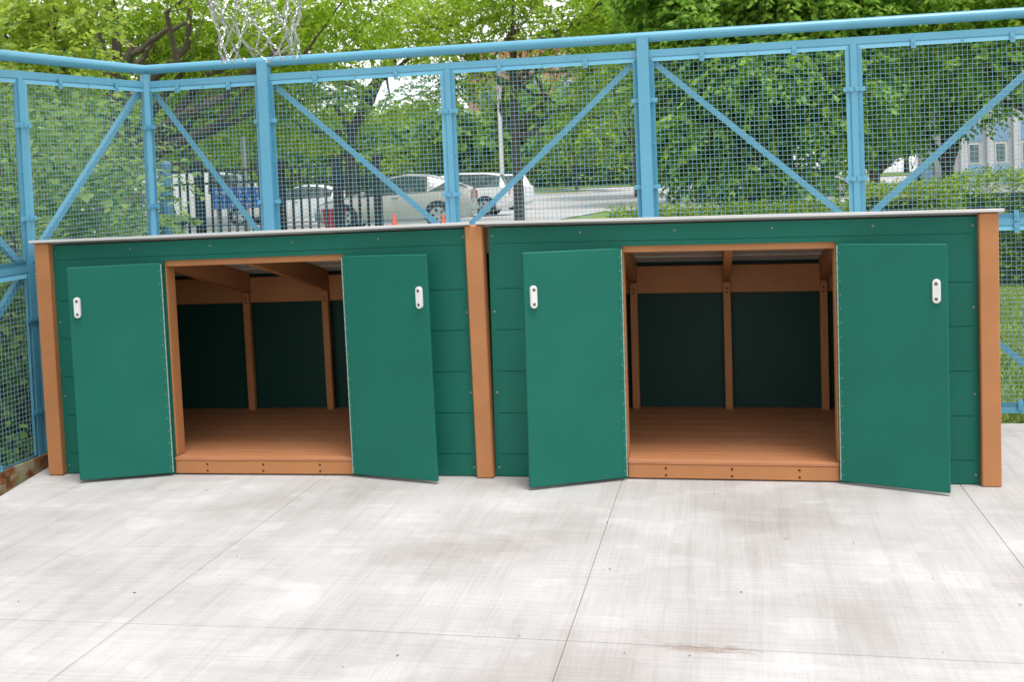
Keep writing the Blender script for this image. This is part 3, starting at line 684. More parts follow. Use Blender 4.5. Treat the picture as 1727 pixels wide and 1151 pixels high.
def make_tree(name, label, base, trunk, clusters, leaf, nspray, per, ls, seed, bark='bark', step=0.05, droop=0.35, wr=0.45, group=None, twigs=110, low=None, cat='tree', shell=0.55, spread=0.9):
    """trunk: list of (x, y, z, r) in local coords, the last the fork; clusters: (x, y, z, rx, rz)."""
    rng = np.random.default_rng(seed); o = thing(name, label, cat, base, (0, 0, 0), group)
    mb = MB(); mb.tube([t[:3] for t in trunk], [t[3] for t in trunk], 10)
    V = []; F = []; off = 0; wts = np.array([c[3]**2*c[4] for c in clusters]); ztop = 1.6+.185*(base[1]+5.1)-base[2]; tot = wts.sum(); wts = np.array([w_*(.30 if c[2]-c[4]*.6 > ztop else 1.0) for w_, c in zip(wts, clusters)]); nspray = nspray*max(.6, wts.sum()/tot); wts = wts/wts.sum()
    for ci, c in enumerate(clusters):
        ctr = np.array(c[:3]); rx, rz = c[3], c[4]
        k = max(1, int(len(trunk)*0.45)); t0 = trunk[rng.integers(k, len(trunk))] if len(trunk) > 1 else trunk[0]
        st = np.array(t0[:3]); lp = limb(mb, st, ctr, t0[3]*0.62, 0.02, rng, 6, 0.14, 0.08)
        for q in range(max(3, int(twigs*wts[ci]))):
            s_ = np.array(lp[rng.integers(2, 7)]); e = ctr + rng.normal(size=3)*np.array([rx, rx, rz])*0.55
            limb(mb, s_, e, 0.014+0.006*rx/3, 0.004, rng, 4, 0.12, 0.05, 4)
        n = max(8, int(nspray*DENS*wts[ci])); u = rng.normal(size=(n, 3)); u /= np.linalg.norm(u, axis=1)[:, None]
        rad = rng.uniform(0, 1, n)**shell
        # uneven outline: radius modulated by direction lumps
        lump = 1 + 0.28*np.sin(u[:, 0]*3.1+ci)*np.cos(u[:, 1]*4.3+ci*2) + 0.18*np.sin(u[:, 2]*6+u[:, 0]*5)
        P = ctr + u*(rad*lump)[:, None]*np.array([rx, rx, rz])
        Dm = u*np.array([1, 1, 0.35]) + rng.normal(size=(n, 3))*0.35; Dm /= np.linalg.norm(Dm, axis=1)[:, None]
        v, f = sprays(P, Dm, rng, per, step*1.15, ls*1.3, droop, wr*1.12, spread)
        if low is not None: pass
        V.append(v); F.append(f+off); off += len(v)
    mb.build('trunk', bark, o, True, fix=False)
    np_mesh('crown', np.concatenate(V), np.concatenate(F), leaf, o)
    return o
def crown_clusters(rng, zc, R_, H_, n, rr, zmin=None):
    out = []
    for i in range(n):
        a = rng.uniform(0, 2*math.pi); q = R_*math.sqrt(rng.uniform(0.05, 1)); z = zc + rng.uniform(-1, 1)*H_*(1-0.4*(q/R_)**2)
        if zmin is not None: z = max(z, zmin)
        out.append((q*math.cos(a), q*math.sin(a), z, rr*rng.uniform(.75, 1.25), rr*rng.uniform(.5, .8)))
    return out
rg = np.random.default_rng(77)
# big honey locust behind the fence corner
Y = 22; x = gx(196, Y); z0 = tz(Y)
cl = [(-2.6, -.5, 5.0, 2.0, 1.0), (3.0, -.8, 5.2, 2.0, 1.1), (-4.6, -1.5, 5.6, 1.9, 1.0), (5.0, -1.2, 4.9, 1.9, .9), (0.4, 1.5, 6.4, 2.4, 1.3), (1.4, -2.8, 5.6, 1.6, .8), (-1.4, -3.0, 6.4, 1.6, .8), (6.6, .2, 6.2, 2.0, 1.2), (-6.2, .4, 6.4, 2.0, 1.2), (2.4, .8, 7.8, 2.3, 1.2), (-2.6, 1.0, 7.9, 2.3, 1.2), (0, 0, 9.2, 2.4, 1.2), (4.6, 1.5, 3.9, 1.6, .8), (2.0, 3.0, 4.1, 2.0, .9), (-3.0, 3.0, 4.2, 2.0, .9)]
cl = [(c[0], (abs(c[1])*.7+1.5 if abs(c[0]) < 5.5 and c[2] < 7 else c[1]), c[2], c[3], c[4]) for c in cl] + [(-5.0, -2, 4.2, 1.3, .8), (4.2, -1.6, 6.6, 1.3, .7), (-3.4, -1.6, 6.7, 1.2, .6), (0.6, -1.2, 7.4, 1.3, .7)]
make_tree('honey_locust_tree', 'old spreading locust tree with thick forked dark trunk behind the fence corner', (x, Y, z0), [(0, 0, -.1, .42), (.05, 0, 1.5, .34), (.02, 0, 3.2, .30), (.1, 0, 4.2, .27)], cl, 'leaf_locust', 4200, 12, 0.115, 11, step=0.045, wr=0.42)
# extra hand-laid limbs of the old tree that show above the rail
mb = MB(); r2 = np.random.default_rng(5)
limb(mb, (-.02, -.05, 3.9), (-.10, -.3, 5.55), .24, .16, r2, 6, .04); limb(mb, (.15, -.05, 3.9), (.95, -.4, 5.3), .19, .11, r2, 6, .05)
limb(mb, (.95, -.4, 5.3), (.30, -.7, 5.9), .07, .03, r2, 5, .1); limb(mb, (.9, -.4, 5.1), (2.7, -.8, 5.75), .10, .05, r2, 6, .1); limb(mb, (.8, -.4, 4.6), (1.6, -.5, 5.3), .09, .05, r2, 5, .1)
limb(mb, (-.1, -.3, 5.2), (-1.6, -.8, 5.55), .09, .05, r2, 6, .12); limb(mb, (-.1, -.3, 4.9), (-1.5, -.9, 4.75), .09, .06, r2, 6, .1); limb(mb, (-1.5, -.9, 4.75), (-2.3, -1.2, 4.95), .07, .04, r2, 4, .1); limb(mb, (-1.45, -.9, 4.7), (-1.65, -1.0, 5.4), .05, .03, r2, 4, .1); limb(mb, (-.1, -.3, 5.5), (.3, -.4, 6.6), .11, .06, r2, 4, .1)
o = bpy.data.objects[[q.name for q in bpy.data.objects if q.name.startswith('honey_locust_tree')][0]]
mb.build('limb', 'bark2', o, True, fix=False)
# pale young tree close behind the side fence
Y = 9; x = gx(75, Y)
make_tree('young_tree', 'slender young tree with yellow-green leaves behind the side fence', (x, Y, tz(Y)), [(0, 0, -.05, .07), (.03, 0, 1.5, .055), (.05, 0, 2.8, .04)],
          [(-.1, 0, 3.3, .7, .6), (.5, -.1, 3.5, .5, .5), (-.6, .1, 2.9, .55, .5), (.2, .1, 4.2, .7, .7), (.25, 0, 2.6, .5, .4), (-.5, 0, 3.9, .5, .5)], 'leaf_yellow', 800, 9, 0.075, 12, step=0.04, wr=0.62, twigs=40, droop=.25)
# locust left of the middle, trunk leaning with a long bough
Y = 31; x = gx(588, Y)
cl = [(-3.2, 0, 5.6, 2.0, 1.2), (2.2, -.5, 6.4, 1.8, .9), (-1.0, -1.5, 7.0, 2.0, 1.2), (4.6, 0, 7.4, 1.9, 1.0), (-5.2, 1, 4.4, 1.9, 1.1), (-3.8, -1, 3.4, 1.7, .9), (0.8, 1.5, 4.0, 1.4, .8), (-1.6, .5, 3.4, 1.6, .8), (-6.5, 0, 6.6, 2.0, 1.2), (1.5, 0, 9, 2.2, 1.2)]
make_tree('honey_locust_tree', 'light green locust tree with a long bough leaning over the parked cars', (x, Y, tz(Y)), [(0, 0, -.1, .21), (.05, 0, 1.8, .18), (.2, 0, 3.2, .17), (.9, -.1, 4.6, .16), (1.9, -.2, 5.6, .12)], cl, 'leaf_locust', 2300, 11, 0.135, 13, step=0.05, wr=0.42)
# slim locust by the cars, straight trunk
Y = 27; x = gx(873, Y)
cl = [(-1.6, -.2, 5.2, 1.3, .8), (1.5, 0, 5.6, 1.3, .8), (0, .4, 6.6, 1.4, .9), (-2.4, .4, 4.1, 1.1, .6), (2.4, -.3, 4.4, 1.1, .6), (1.4, .5, 3.4, .9, .5), (-.9, -.6, 4.4, .9, .5), (3.0, .3, 3.3, .9, .45), (-2.8, 0, 6.3, 1.3, .8), (2.9, 0, 6.4, 1.3, .8), (0, 0, 8.2, 1.8, 1.0), (2.0, -.8, 2.7, .8, .4)]
make_tree('honey_locust_tree', 'slim straight-trunked locust with airy crown next to the white cars', (x, Y, tz(Y)), [(0, 0, -.1, .175), (.02, 0, 1.2, .15), (-.02, 0, 2.6, .135), (0, 0, 4.2, .12), (.05, 0, 5.8, .09)], cl, 'leaf_locust', 1700, 11, 0.115, 14, step=0.048, wr=0.42, twigs=150)
# young tree on the island
Y = 76; x = gx(972, Y)
make_tree('island_tree', 'small round-crowned tree standing on the grass island', (x, Y, tz(Y)+.15), [(0, 0, -.05, .12), (0, 0, 1.2, .10), (.02, 0, 2.4, .08)], crown_clusters(rg, 5.0, 3.0, 1.9, 12, 1.5, 3.0), 'leaf_far', 1300, 8, 0.26, 15, step=0.09, wr=0.5)
# dense low maple
Y = 20; x = gx(1318, Y)
cl = [(-1.6, -.6, 2.2, 1.0, .7), (1.2, -.6, 3.2, 1.1, .7), (-.4, -1.0, 3.4, 1.2, .8), (-2.2, 0, 3.2, 1.0, .7), (.6, -.9, 2.3, .9, .6), (-1.0, -.9, 1.35, .9, .45), (-2.2, -.3, 1.5, .8, .4), (0, .5, 4.4, 1.4, .9), (-1.6, 0, 4.5, 1.2, .8), (1.4, 0, 4.6, 1.2, .8), (.2, -1.0, 1.1, .8, .35), (-.6, -1.1, .75, .6, .25), (1.5, .5, 2.5, .9, .6), (-1.9, .2, 2.4, 1.0, .7), (0, 0, 5.8, 1.5, .9), (-2.4, .4, 5.6, 1.1, .7), (2.4, .4, 5.4, 1.1, .7)]
make_tree('maple_tree', 'dense dark green maple with branches sweeping down to the shed roof', (x, Y, tz(Y)), [(0.15, 0, -.1, .20), (.2, 0, .8, .17), (.1, 0, 1.8, .15), (0, 0, 3.2, .12), (0, 0, 4.6, .08)], cl, 'leaf_maple', 6200, 9, 0.125, 16, step=0.045, wr=0.55, droop=.5, shell=.5)
# two trees before the white building
Y = 33; x = gx(1474, Y)
cl = [(-1.0, -.6, 4.2, 1.7, 1.0), (1.2, -.6, 4.6, 1.6, 1.0), (.4, -.8, 3.3, 1.2, .6), (-1.8, 0, 5.8, 1.8, 1.1), (1.8, 0, 6.2, 1.8, 1.1), (0, 0, 7.4, 2.0, 1.1), (-2.6, .5, 3.6, 1.2, .7), (2.6, .3, 3.8, 1.3, .8), (.6, -.9, 2.6, .8, .4)]
make_tree('maple_tree', 'tall leafy maple whose bare trunk rises over the clipped low hedge', (x, Y, tz(Y)), [(0, 0, -.1, .19), (.02, 0, 1.0, .175), (0, 0, 2.4, .16), (0, 0, 4.0, .13)], cl, 'leaf_maple', 2200, 9, 0.18, 17, step=0.06, wr=0.55, droop=.45)
Y = 25; x = gx(1597, Y)
cl = [(-.9, -.6, 3.3, 1.1, .6), (.9, -.6, 3.5, 1.2, .7), (0, 0, 4.4, 1.5, .9), (2.0, 0, 4.2, 1.3, .8), (-1.8, 0, 4.4, 1.3, .8), (1.0, 0, 5.4, 1.5, .9), (-1.0, 0, 5.8, 1.5, .9), (-.4, -.8, 2.5, .8, .4), (.8, -.8, 2.6, .7, .35), (-.9, -.3, 1.9, .6, .35), (3.0, .2, 3.6, 1.0, .6), (0, 0, 7, 1.7, 1)]
make_tree('elm_tree', 'drooping light green elm in front of the white building', (x, Y, tz(Y)), [(0, 0, -.1, .17), (.02, 0, 1.0, .15), (0, 0, 2.2, .135), (0, 0, 3.6, .10)], cl, 'leaf_mid', 2300, 9, 0.135, 18, step=0.05, wr=0.5, droop=.55)
Y = 21; x = gx(1800, Y)
make_tree('elm_tree', 'broad elm overhanging the box hedge past the end of the sheds', (x, Y, tz(Y)), [(0, 0, -.1, .22), (.02, 0, 1.4, .19), (0, 0, 3.0, .16)], [(-1.6, -.4, 3.5, 1.2, .6), (-.4, 0, 4.4, 1.6, .9), (-2.4, 0, 4.4, 1.3, .8), (1.6, 0, 4.6, 1.6, .9), (-1.2, 0, 5.6, 1.6, .9), (.8, 0, 6, 1.8, 1), (2.8, 0, 3.8, 1.3, .8), (-1.0, -.6, 2.9, .8, .35)], 'leaf_mid', 1700, 9, 0.135, 19, step=0.05, wr=0.5, droop=.5)
# tall darker trees further back
for k, (pxc, Y, mt, lab, sd_) in enumerate([(1180, 46, 'leaf_mid', 'tall mid green tree rising behind the low maple', 21), (1395, 52, 'leaf_mid', 'tall tree behind the parked white car and the maple', 22), (1075, 60, 'leaf_mid', 'dark tall tree beside the brick building', 23), (1640, 62, 'leaf_mid', 'tall tree above the white building roof', 24)]):
    x = gx(pxc, Y); make_tree('tall_tree', lab, (x, Y, tz(Y)), [(0, 0, -.1, .22), (0, 0, 2.5, .19), (.1, 0, 5, .16), (0, 0, 7, .12)], crown_clusters(np.random.default_rng(sd_), 9.0, 4.0, 3.2, 13, 2.0, 5.6), mt, 1700, 9, 0.26, sd_, step=0.08, wr=0.5)
# trees closing the view on the left
for k, (pxc, Y, lab, sd_) in enumerate([(-40, 17, 'leafy mid green tree outside the left end of the view behind the side fence', 31), (330, 38, 'broad tree behind the white van and the black picket fence', 32), (450, 52, 'tall tree standing back between the van and the leaning locust', 33)]):
    x = gx(pxc, Y); sc_ = Y/30.0
    make_tree('leafy_tree', lab, (x, Y, tz(Y)), [(0, 0, -.1, .24), (0, 0, 1.8, .2), (.1, 0, 3.4, .16)], crown_clusters(np.random.default_rng(sd_), 4.6+sc_, 3.2*max(.8, sc_), 2.3, 13, 1.5*max(.8, sc_), 1.8+sc_*.6), 'leaf_mid', 1700, 10, 0.15*max(.8, sc_), sd_, step=0.055, wr=0.48)
# line of far trees
for k in range(21):
    pxc = -140 + k*92 + rg.uniform(-20, 20); Y = 100 + rg.uniform(0, 26); x = gx(pxc, Y); hh = rg.uniform(.85, 1.2)
    make_tree('far_tree', 'rounded pale green tree in the far row past the parking lot', (x, Y, tz(Y)), [(0, 0, -.1, .3), (0, 0, 2, .26), (0, 0, 4, .2)], crown_clusters(np.random.default_rng(100+k), 5.6*hh, 3.6*hh, 3.2*hh, 11, 2.4*hh, 2.6), 'leaf_far', 750, 7, 0.55, 200+k, step=0.16, wr=0.55, group='far row of trees', twigs=20)
# shrubs
def shrub(name, label, x, y, z, rx, ry, rz, n, ls, leaf, seed, group=None, stems=14, per=7, cat='shrub', bark='bark2', shell=.5):
    rng = np.random.default_rng(seed); o = thing(name, label, cat, (x, y, z), (0, 0, 0), group); mb = MB()
    for k in range(stems):
        a = rng.uniform(0, 6.28); e = (rx*.8*math.cos(a)*rng.uniform(.1, 1), ry*.8*math.sin(a)*rng.uniform(.1, 1), rz*rng.uniform(1.2, 1.9))
        limb(mb, (e[0]*.25, e[1]*.25, -.04), e, .014, .004, rng, 5, .12, .05, 5)
    mb.build('stem', bark, o, True, fix=False)
    u = rng.normal(size=(n, 3)); u /= np.linalg.norm(u, axis=1)[:, None]; rad = rng.uniform(0, 1, n)**shell
    lump = 1 + .3*np.sin(u[:, 0]*4+seed)*np.cos(u[:, 1]*5+seed)+.2*np.sin(u[:, 2]*7)
    P = u*(rad*lump)[:, None]*np.array([rx, ry, rz]); P[:, 2] = np.maximum(P[:, 2]+rz*.95, .06)
    D = u*np.array([1, 1, .5])+rng.normal(size=(n, 3))*.5; D /= np.linalg.norm(D, axis=1)[:, None]
    v, f = sprays(P, D, rng, per, ls*.45, ls, .25, .55); np_mesh('foliage', v, f, leaf, o); return o
SB = [(-.75, .9, .55, .55, .8, 'leafy shrub pressed against the foot of the side fence'), (-1.1, .1, .7, .6, .9, 'wide shrub outside the side fence beside the dirt bed'), (-1.4, 2.1, .8, .8, 1.2, 'tall shrub just outside the fence corner'),
      (-2.4, 1.2, .9, .9, 1.25, 'tall bushy shrub behind the dirt bed'), (-2.2, 3.6, 1.0, 1.0, 1.35, 'bushy shrub behind the blue bollard'), (-3.6, 2.6, 1.1, 1.0, 1.5, 'high shrub at the far side of the dirt bed'),
      (-3.9, 5.4, 1.3, 1.1, 1.55, 'high shrub left of the black picket fence'), (-5.6, 4.4, 1.4, 1.3, 1.7, 'tall shrub at the outer edge of the planting bed'), (-.55, 1.75, .35, .3, .55, 'little shrub in the angle of the two fences'), (-5.2, 7.2, 1.5, 1.2, 1.6, 'tall loose shrub before the leafy tree')]
for k, (x, y, rx, ry, rz, lab) in enumerate(SB):
    shrub('shrub', lab, x, y, -.05, rx, ry, rz, int(420*rx*rz+120), .075+.01*(k % 3), 'leaf_shrub', 300+k, 'shrubs outside the side fence', 10)
# clipped hedges: leafy skin over a twiggy core
def hedge(label, x0, x1, y0, y1, z, h, n, ls, seed, name='hedge'):
    rng = np.random.default_rng(seed); o = thing(name, label, 'hedge', ((x0+x1)/2, (y0+y1)/2, z)); lx, ly = (x1-x0)/2, (y1-y0)/2
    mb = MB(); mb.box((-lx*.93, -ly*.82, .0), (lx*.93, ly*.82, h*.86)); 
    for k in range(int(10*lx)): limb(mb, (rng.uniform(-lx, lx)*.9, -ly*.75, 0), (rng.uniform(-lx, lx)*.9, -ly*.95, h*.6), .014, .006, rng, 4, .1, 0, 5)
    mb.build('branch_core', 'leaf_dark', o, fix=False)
    per = [2*lx*2*ly, 2*lx*h, 2*lx*h, 2*ly*h, 2*ly*h]; w_ = np.array(per)/sum(per); fi = rng.choice(5, n, p=w_); a, c = rng.uniform(-1, 1, n), rng.uniform(-1, 1, n); P = np.zeros((n, 3)); D = np.zeros((n, 3))
    for f, (ax, sg) in enumerate([(2, 1), (1, -1), (1, 1), (0, -1), (0, 1)]):
        s_ = fi == f
        if ax == 2: P[s_] = np.stack([a[s_]*lx, c[s_]*ly, np.full(s_.sum(), h)], 1); D[s_, 2] = 1
        elif ax == 1: P[s_] = np.stack([a[s_]*lx, np.full(s_.sum(), sg*ly), (c[s_]+1)/2*h], 1); D[s_, 1] = sg
        else: P[s_] = np.stack([np.full(s_.sum(), sg*lx), a[s_]*ly, (c[s_]+1)/2*h], 1); D[s_, 0] = sg
    # keep the foot thin, round the shoulders
    keep = (P[:, 2] > .22) | (rng.uniform(size=n) < .25); P, D = P[keep], D[keep]
    P += rng.normal(size=P.shape)*.035 - D*rng.uniform(0, .1, len(P))[:, None]
    q = np.clip((np.abs(P[:, 1])/ly-.75)/.25, 0, 1)*np.clip((P[:, 2]/h-.75)/.25, 0, 1); P[:, 2] -= q*.10
    D = D + rng.normal(size=D.shape)*.55; D[:, 2] += .35; D /= np.linalg.norm(D, axis=1)[:, None]
    v, f = sprays(P, D, rng, 6, ls*.5, ls, .05, .55); np_mesh('foliage', v, f, 'leaf_hedge', o); return o
hedge('big clipped box hedge on the lawn past the end of the sheds', gx(1606, 9.6), gx(1606, 9.6)+6.5, 8.9, 10.3, -.03, 1.30, 5200, .05, 401)
hedge('low rounded hedge between the tall maple and the box hedge', gx(1440, 15), gx(1606, 15), 14.4, 15.6, tz(15), .98, 2200, .055, 402)
hedge('low green ground-cover hedge under the sweeping maple', gx(1030, 17), gx(1420, 17), 16.2, 17.4, tz(17), .62, 2600, .06, 403)
hedge('long dark hedge along the far side of the lot', gx(430, 98), gx(1120, 98), 97, 99, tz(98), 2.4, 2600, .3, 404)
# grass on the visible strip of lawn, leaves and weeds by the side fence
def blades(name, label, n, x0, x1, y0, y1, zf, hmin, hmax, mat, seed, wid=.006):
    rng = np.random.default_rng(seed); x = rng.uniform(x0, x1, n); y = rng.uniform(y0, y1, n); z = np.array([zf(q) for q in y]); hgt = rng.uniform(hmin, hmax, n)
    a = rng.uniform(0, 6.28, n); dx, dy = np.cos(a)*wid, np.sin(a)*wid; lx, ly = rng.normal(size=n)*hgt*.45, rng.normal(size=n)*hgt*.45
    V = np.stack([np.stack([x-dx, y-dy, z], 1), np.stack([x+dx, y+dy, z], 1), np.stack([x+lx, y+ly, z+hgt], 1)], 1).reshape(-1, 3)
    o = np_mesh(name, V, np.arange(3*n).reshape(-1, 3), mat); return tag(o, label, None, None, 'stuff')
blades('grass', 'short lawn grass beyond the mesh fence', 60000, 4.6, 8.4, 1.36, 9.0, lambda q: -.03, .02, .055, 'grass', 501)
def litter(name, label, n, x0, x1, y0, y1, z, ls, mat, seed):
    rng = np.random.default_rng(seed); P = np.stack([rng.uniform(x0, x1, n), rng.uniform(y0, y1, n), np.full(n, z)+rng.uniform(0, .02, n)], 1)
    D = rng.normal(size=(n, 3)); D[:, 2] = rng.uniform(0, .35, n); D /= np.linalg.norm(D, axis=1)[:, None]
    v, f = leaf_arrays(P, D, ls*rng.uniform(.6, 1.3, n), .55, rng); return tag(np_mesh(name, v, f, mat), label, None, None, 'stuff')
litter('fallen_leaves', 'brown dry leaves lying on the dirt bed', 2600, -2.6, -.15, -1.6, 2.6, -.065, .05, 'drygrass', 502)
blades('weeds', 'green weeds sprouting in the dirt bed', 5200, -2.4, -.2, -1.4, 2.6, lambda q: -.07, .04, .16, 'leaf_shrub', 503, .012)
rng = np.random.default_rng(504); n = 42; P = np.stack([rng.uniform(.3, 4.6, n), rng.uniform(-2.3, -.1, n), np.full(n, .0)], 1); P[:, 2] = [crown(q)+.003 for q in P[:, 0]]
D = rng.normal(size=(n, 3)); D[:, 2] = .05; D /= np.linalg.norm(D, axis=1)[:, None]; v, f = leaf_arrays(P, D, rng.uniform(.006, .016, n), .4, rng)
tag(np_mesh('leaf_specks', v, f, 'drygrass'), 'tiny brown leaf bits scattered on the concrete', None, None, 'stuff')

# ------------------------------------------------------------------ bollard, black fence, sign
def dome_post(name, label, x, y, z, r, h, mat):
    o = thing(name, label, 'bollard', (x, y, z)); b = MB(); b.tube([(0, 0, -.1), (0, 0, h-r*.8)], r, 20); b.build('shaft', mat, o, True)
    b = MB(); b.tube([(0, 0, h-r*.8+.001), (0, 0, h-r*.5), (0, 0, h-r*.2), (0, 0, h)], [r*1.03, r*.97, r*.72, r*.15], 20); b.build('dome_cap', mat, o, True)
    b = MB(); b.tube([(0, 0, h*.80), (0, 0, h*.80+.03)], r*1.04, 20); b.build('band', mat, o, True); return o
Y = 3.9; dome_post('bollard', 'round blue bollard with domed cap behind the fence corner', gx(278, Y), Y, -.03, .057, pz(278, 270, Y)+.03, 'postblue')
bf = thing('picket_fence', 'black steel picket fence with two top rails behind the left shed', 'fence', (gx(190, 8.2), 8.2, tz(8.2)))
X0, X1 = gx(190, 8.2), gx(636, 8.2); LF = X1-X0; bp = MB()
bp.box((-.0145, -.008, .08), (.0145, .008, 1.80)); pk = bp.build('picket', 'black'); pkm = pk.data; bpy.data.objects.remove(pk)
hT = pz(400, 283, 8.2)-tz(8.2)
k = 0; xq = .06
while xq < LF-.05:
    o = link('picket', pkm, bf); o.location = (xq, 0, 0); o.scale = (1, 1, (hT-.02)/1.80); xq += .112; k += 1
for nm, z_ in (('upper_rail', hT-.03), ('second_rail', hT-.19), ('lower_rail', .18)):
    b = MB(); b.box((0, -.016, z_-.016), (LF, .016, z_+.016), 0, .003); b.build('rail', 'black', bf)
for f_ in (0.0, .335, .645, .86, 1.0):
    b = MB(); b.box((LF*f_-.045, -.045, -.1), (LF*f_+.045, .045, hT+.06), 0, .004); b.box((LF*f_-.055, -.055, hT+.06), (LF*f_+.055, .055, hT+.085), 0, .004); b.build('fence_post', 'black', bf)
# blue notice behind the pickets
Y = 8.7; sg = thing('notice_sign', 'blue sign with small white lettering seen through the black pickets', 'sign', (gx(401, Y), Y, tz(Y)))
wS, zS0, zS1 = gx(446, Y)-gx(356, Y), pz(401, 352, Y)-tz(Y), pz(401, 317, Y)-tz(Y)
b = MB(); b.box((-wS/2, 0, zS0), (wS/2, .012, zS1), 0, .003); b.build('sign_board', 'signblue', sg)
rl_ = random.Random(3)
for row, (zc, hh) in enumerate(((.80, .10), (.45, .07), (.18, .08))):
    b = MB(); xq = -wS*.44; zc = zS0+(zS1-zS0)*zc
    while xq < wS*.42:
        if rl_.random() < .84:
            q = hh*(zS1-zS0)*1.0
            b.box((xq, -.003, zc-q), (xq+.006, -.0005, zc+q)); b.box((xq+.006, -.003, zc+q-.007), (xq+.022, -.0005, zc+q)) if rl_.random() < .6 else b.box((xq+.006, -.003, zc-.004), (xq+.020, -.0005, zc+.004))
            if rl_.random() < .5: b.box((xq+.020, -.003, zc-q), (xq+.026, -.0005, zc+q))
        xq += .040
    b.build('lettering', 'white', sg)
for s_ in (-1, 1):
    b = MB(); b.tube([(s_*wS*.42, .03, -.1), (s_*wS*.42, .03, zS1)], .02, 10); b.build('sign_post', 'bolt', sg, True)
# weathered timber post among the shrubs
Y = 4.4; o = thing('timber_post', 'weathered grey timber post standing among the shrubs', 'post', (gx(173, Y), Y, -.05)); b = MB(); b.box((-.06, -.05, -.1), (.06, .05, pz(173, 312, Y)), 0, .01); b.build('post', 'greywood', o)
b = MB(); b.box((-.9, .051, pz(173, 318, Y)-.12), (.5, .08, pz(173, 318, Y)), 0, .006); b.build('cross_rail', 'greywood', o)
Y = 11; o = thing('grey_pole', 'plain grey steel pole beside the picket fence', 'pole', (gx(414, Y), Y, tz(Y))); b = MB(); b.tube([(0, 0, -.1), (0, 0, pz(414, 232, Y)-tz(Y))], .035, 12); b.build('shaft', 'bolt', o, True); b = MB(); b.tube([(0, 0, pz(414, 232, Y)-tz(Y)), (0, 0, pz(414, 230, Y)-tz(Y))], .04, 12); b.build('cap', 'bolt', o, True)
Y = 60; o = thing('lamp_post', 'thin white lamp post rising behind the white cars', 'lamp post', (gx(847, Y), Y, tz(Y))); hL = pz(847, 90, Y)-tz(Y)
b = MB(); b.tube([(0, 0, -.1), (0, 0, hL)], [.13, .09], 12); b.build('shaft', 'white', o, True); b = MB(); b.tube([(0, 0, hL-.1), (-1.2, 0, hL+.15)], .05, 8); b.build('arm', 'white', o, True); b = MB(); b.box((-1.9, -.18, hL+.08), (-1.15, .18, hL+.26), 0, .05); b.build('lamp_head', 'white', o)

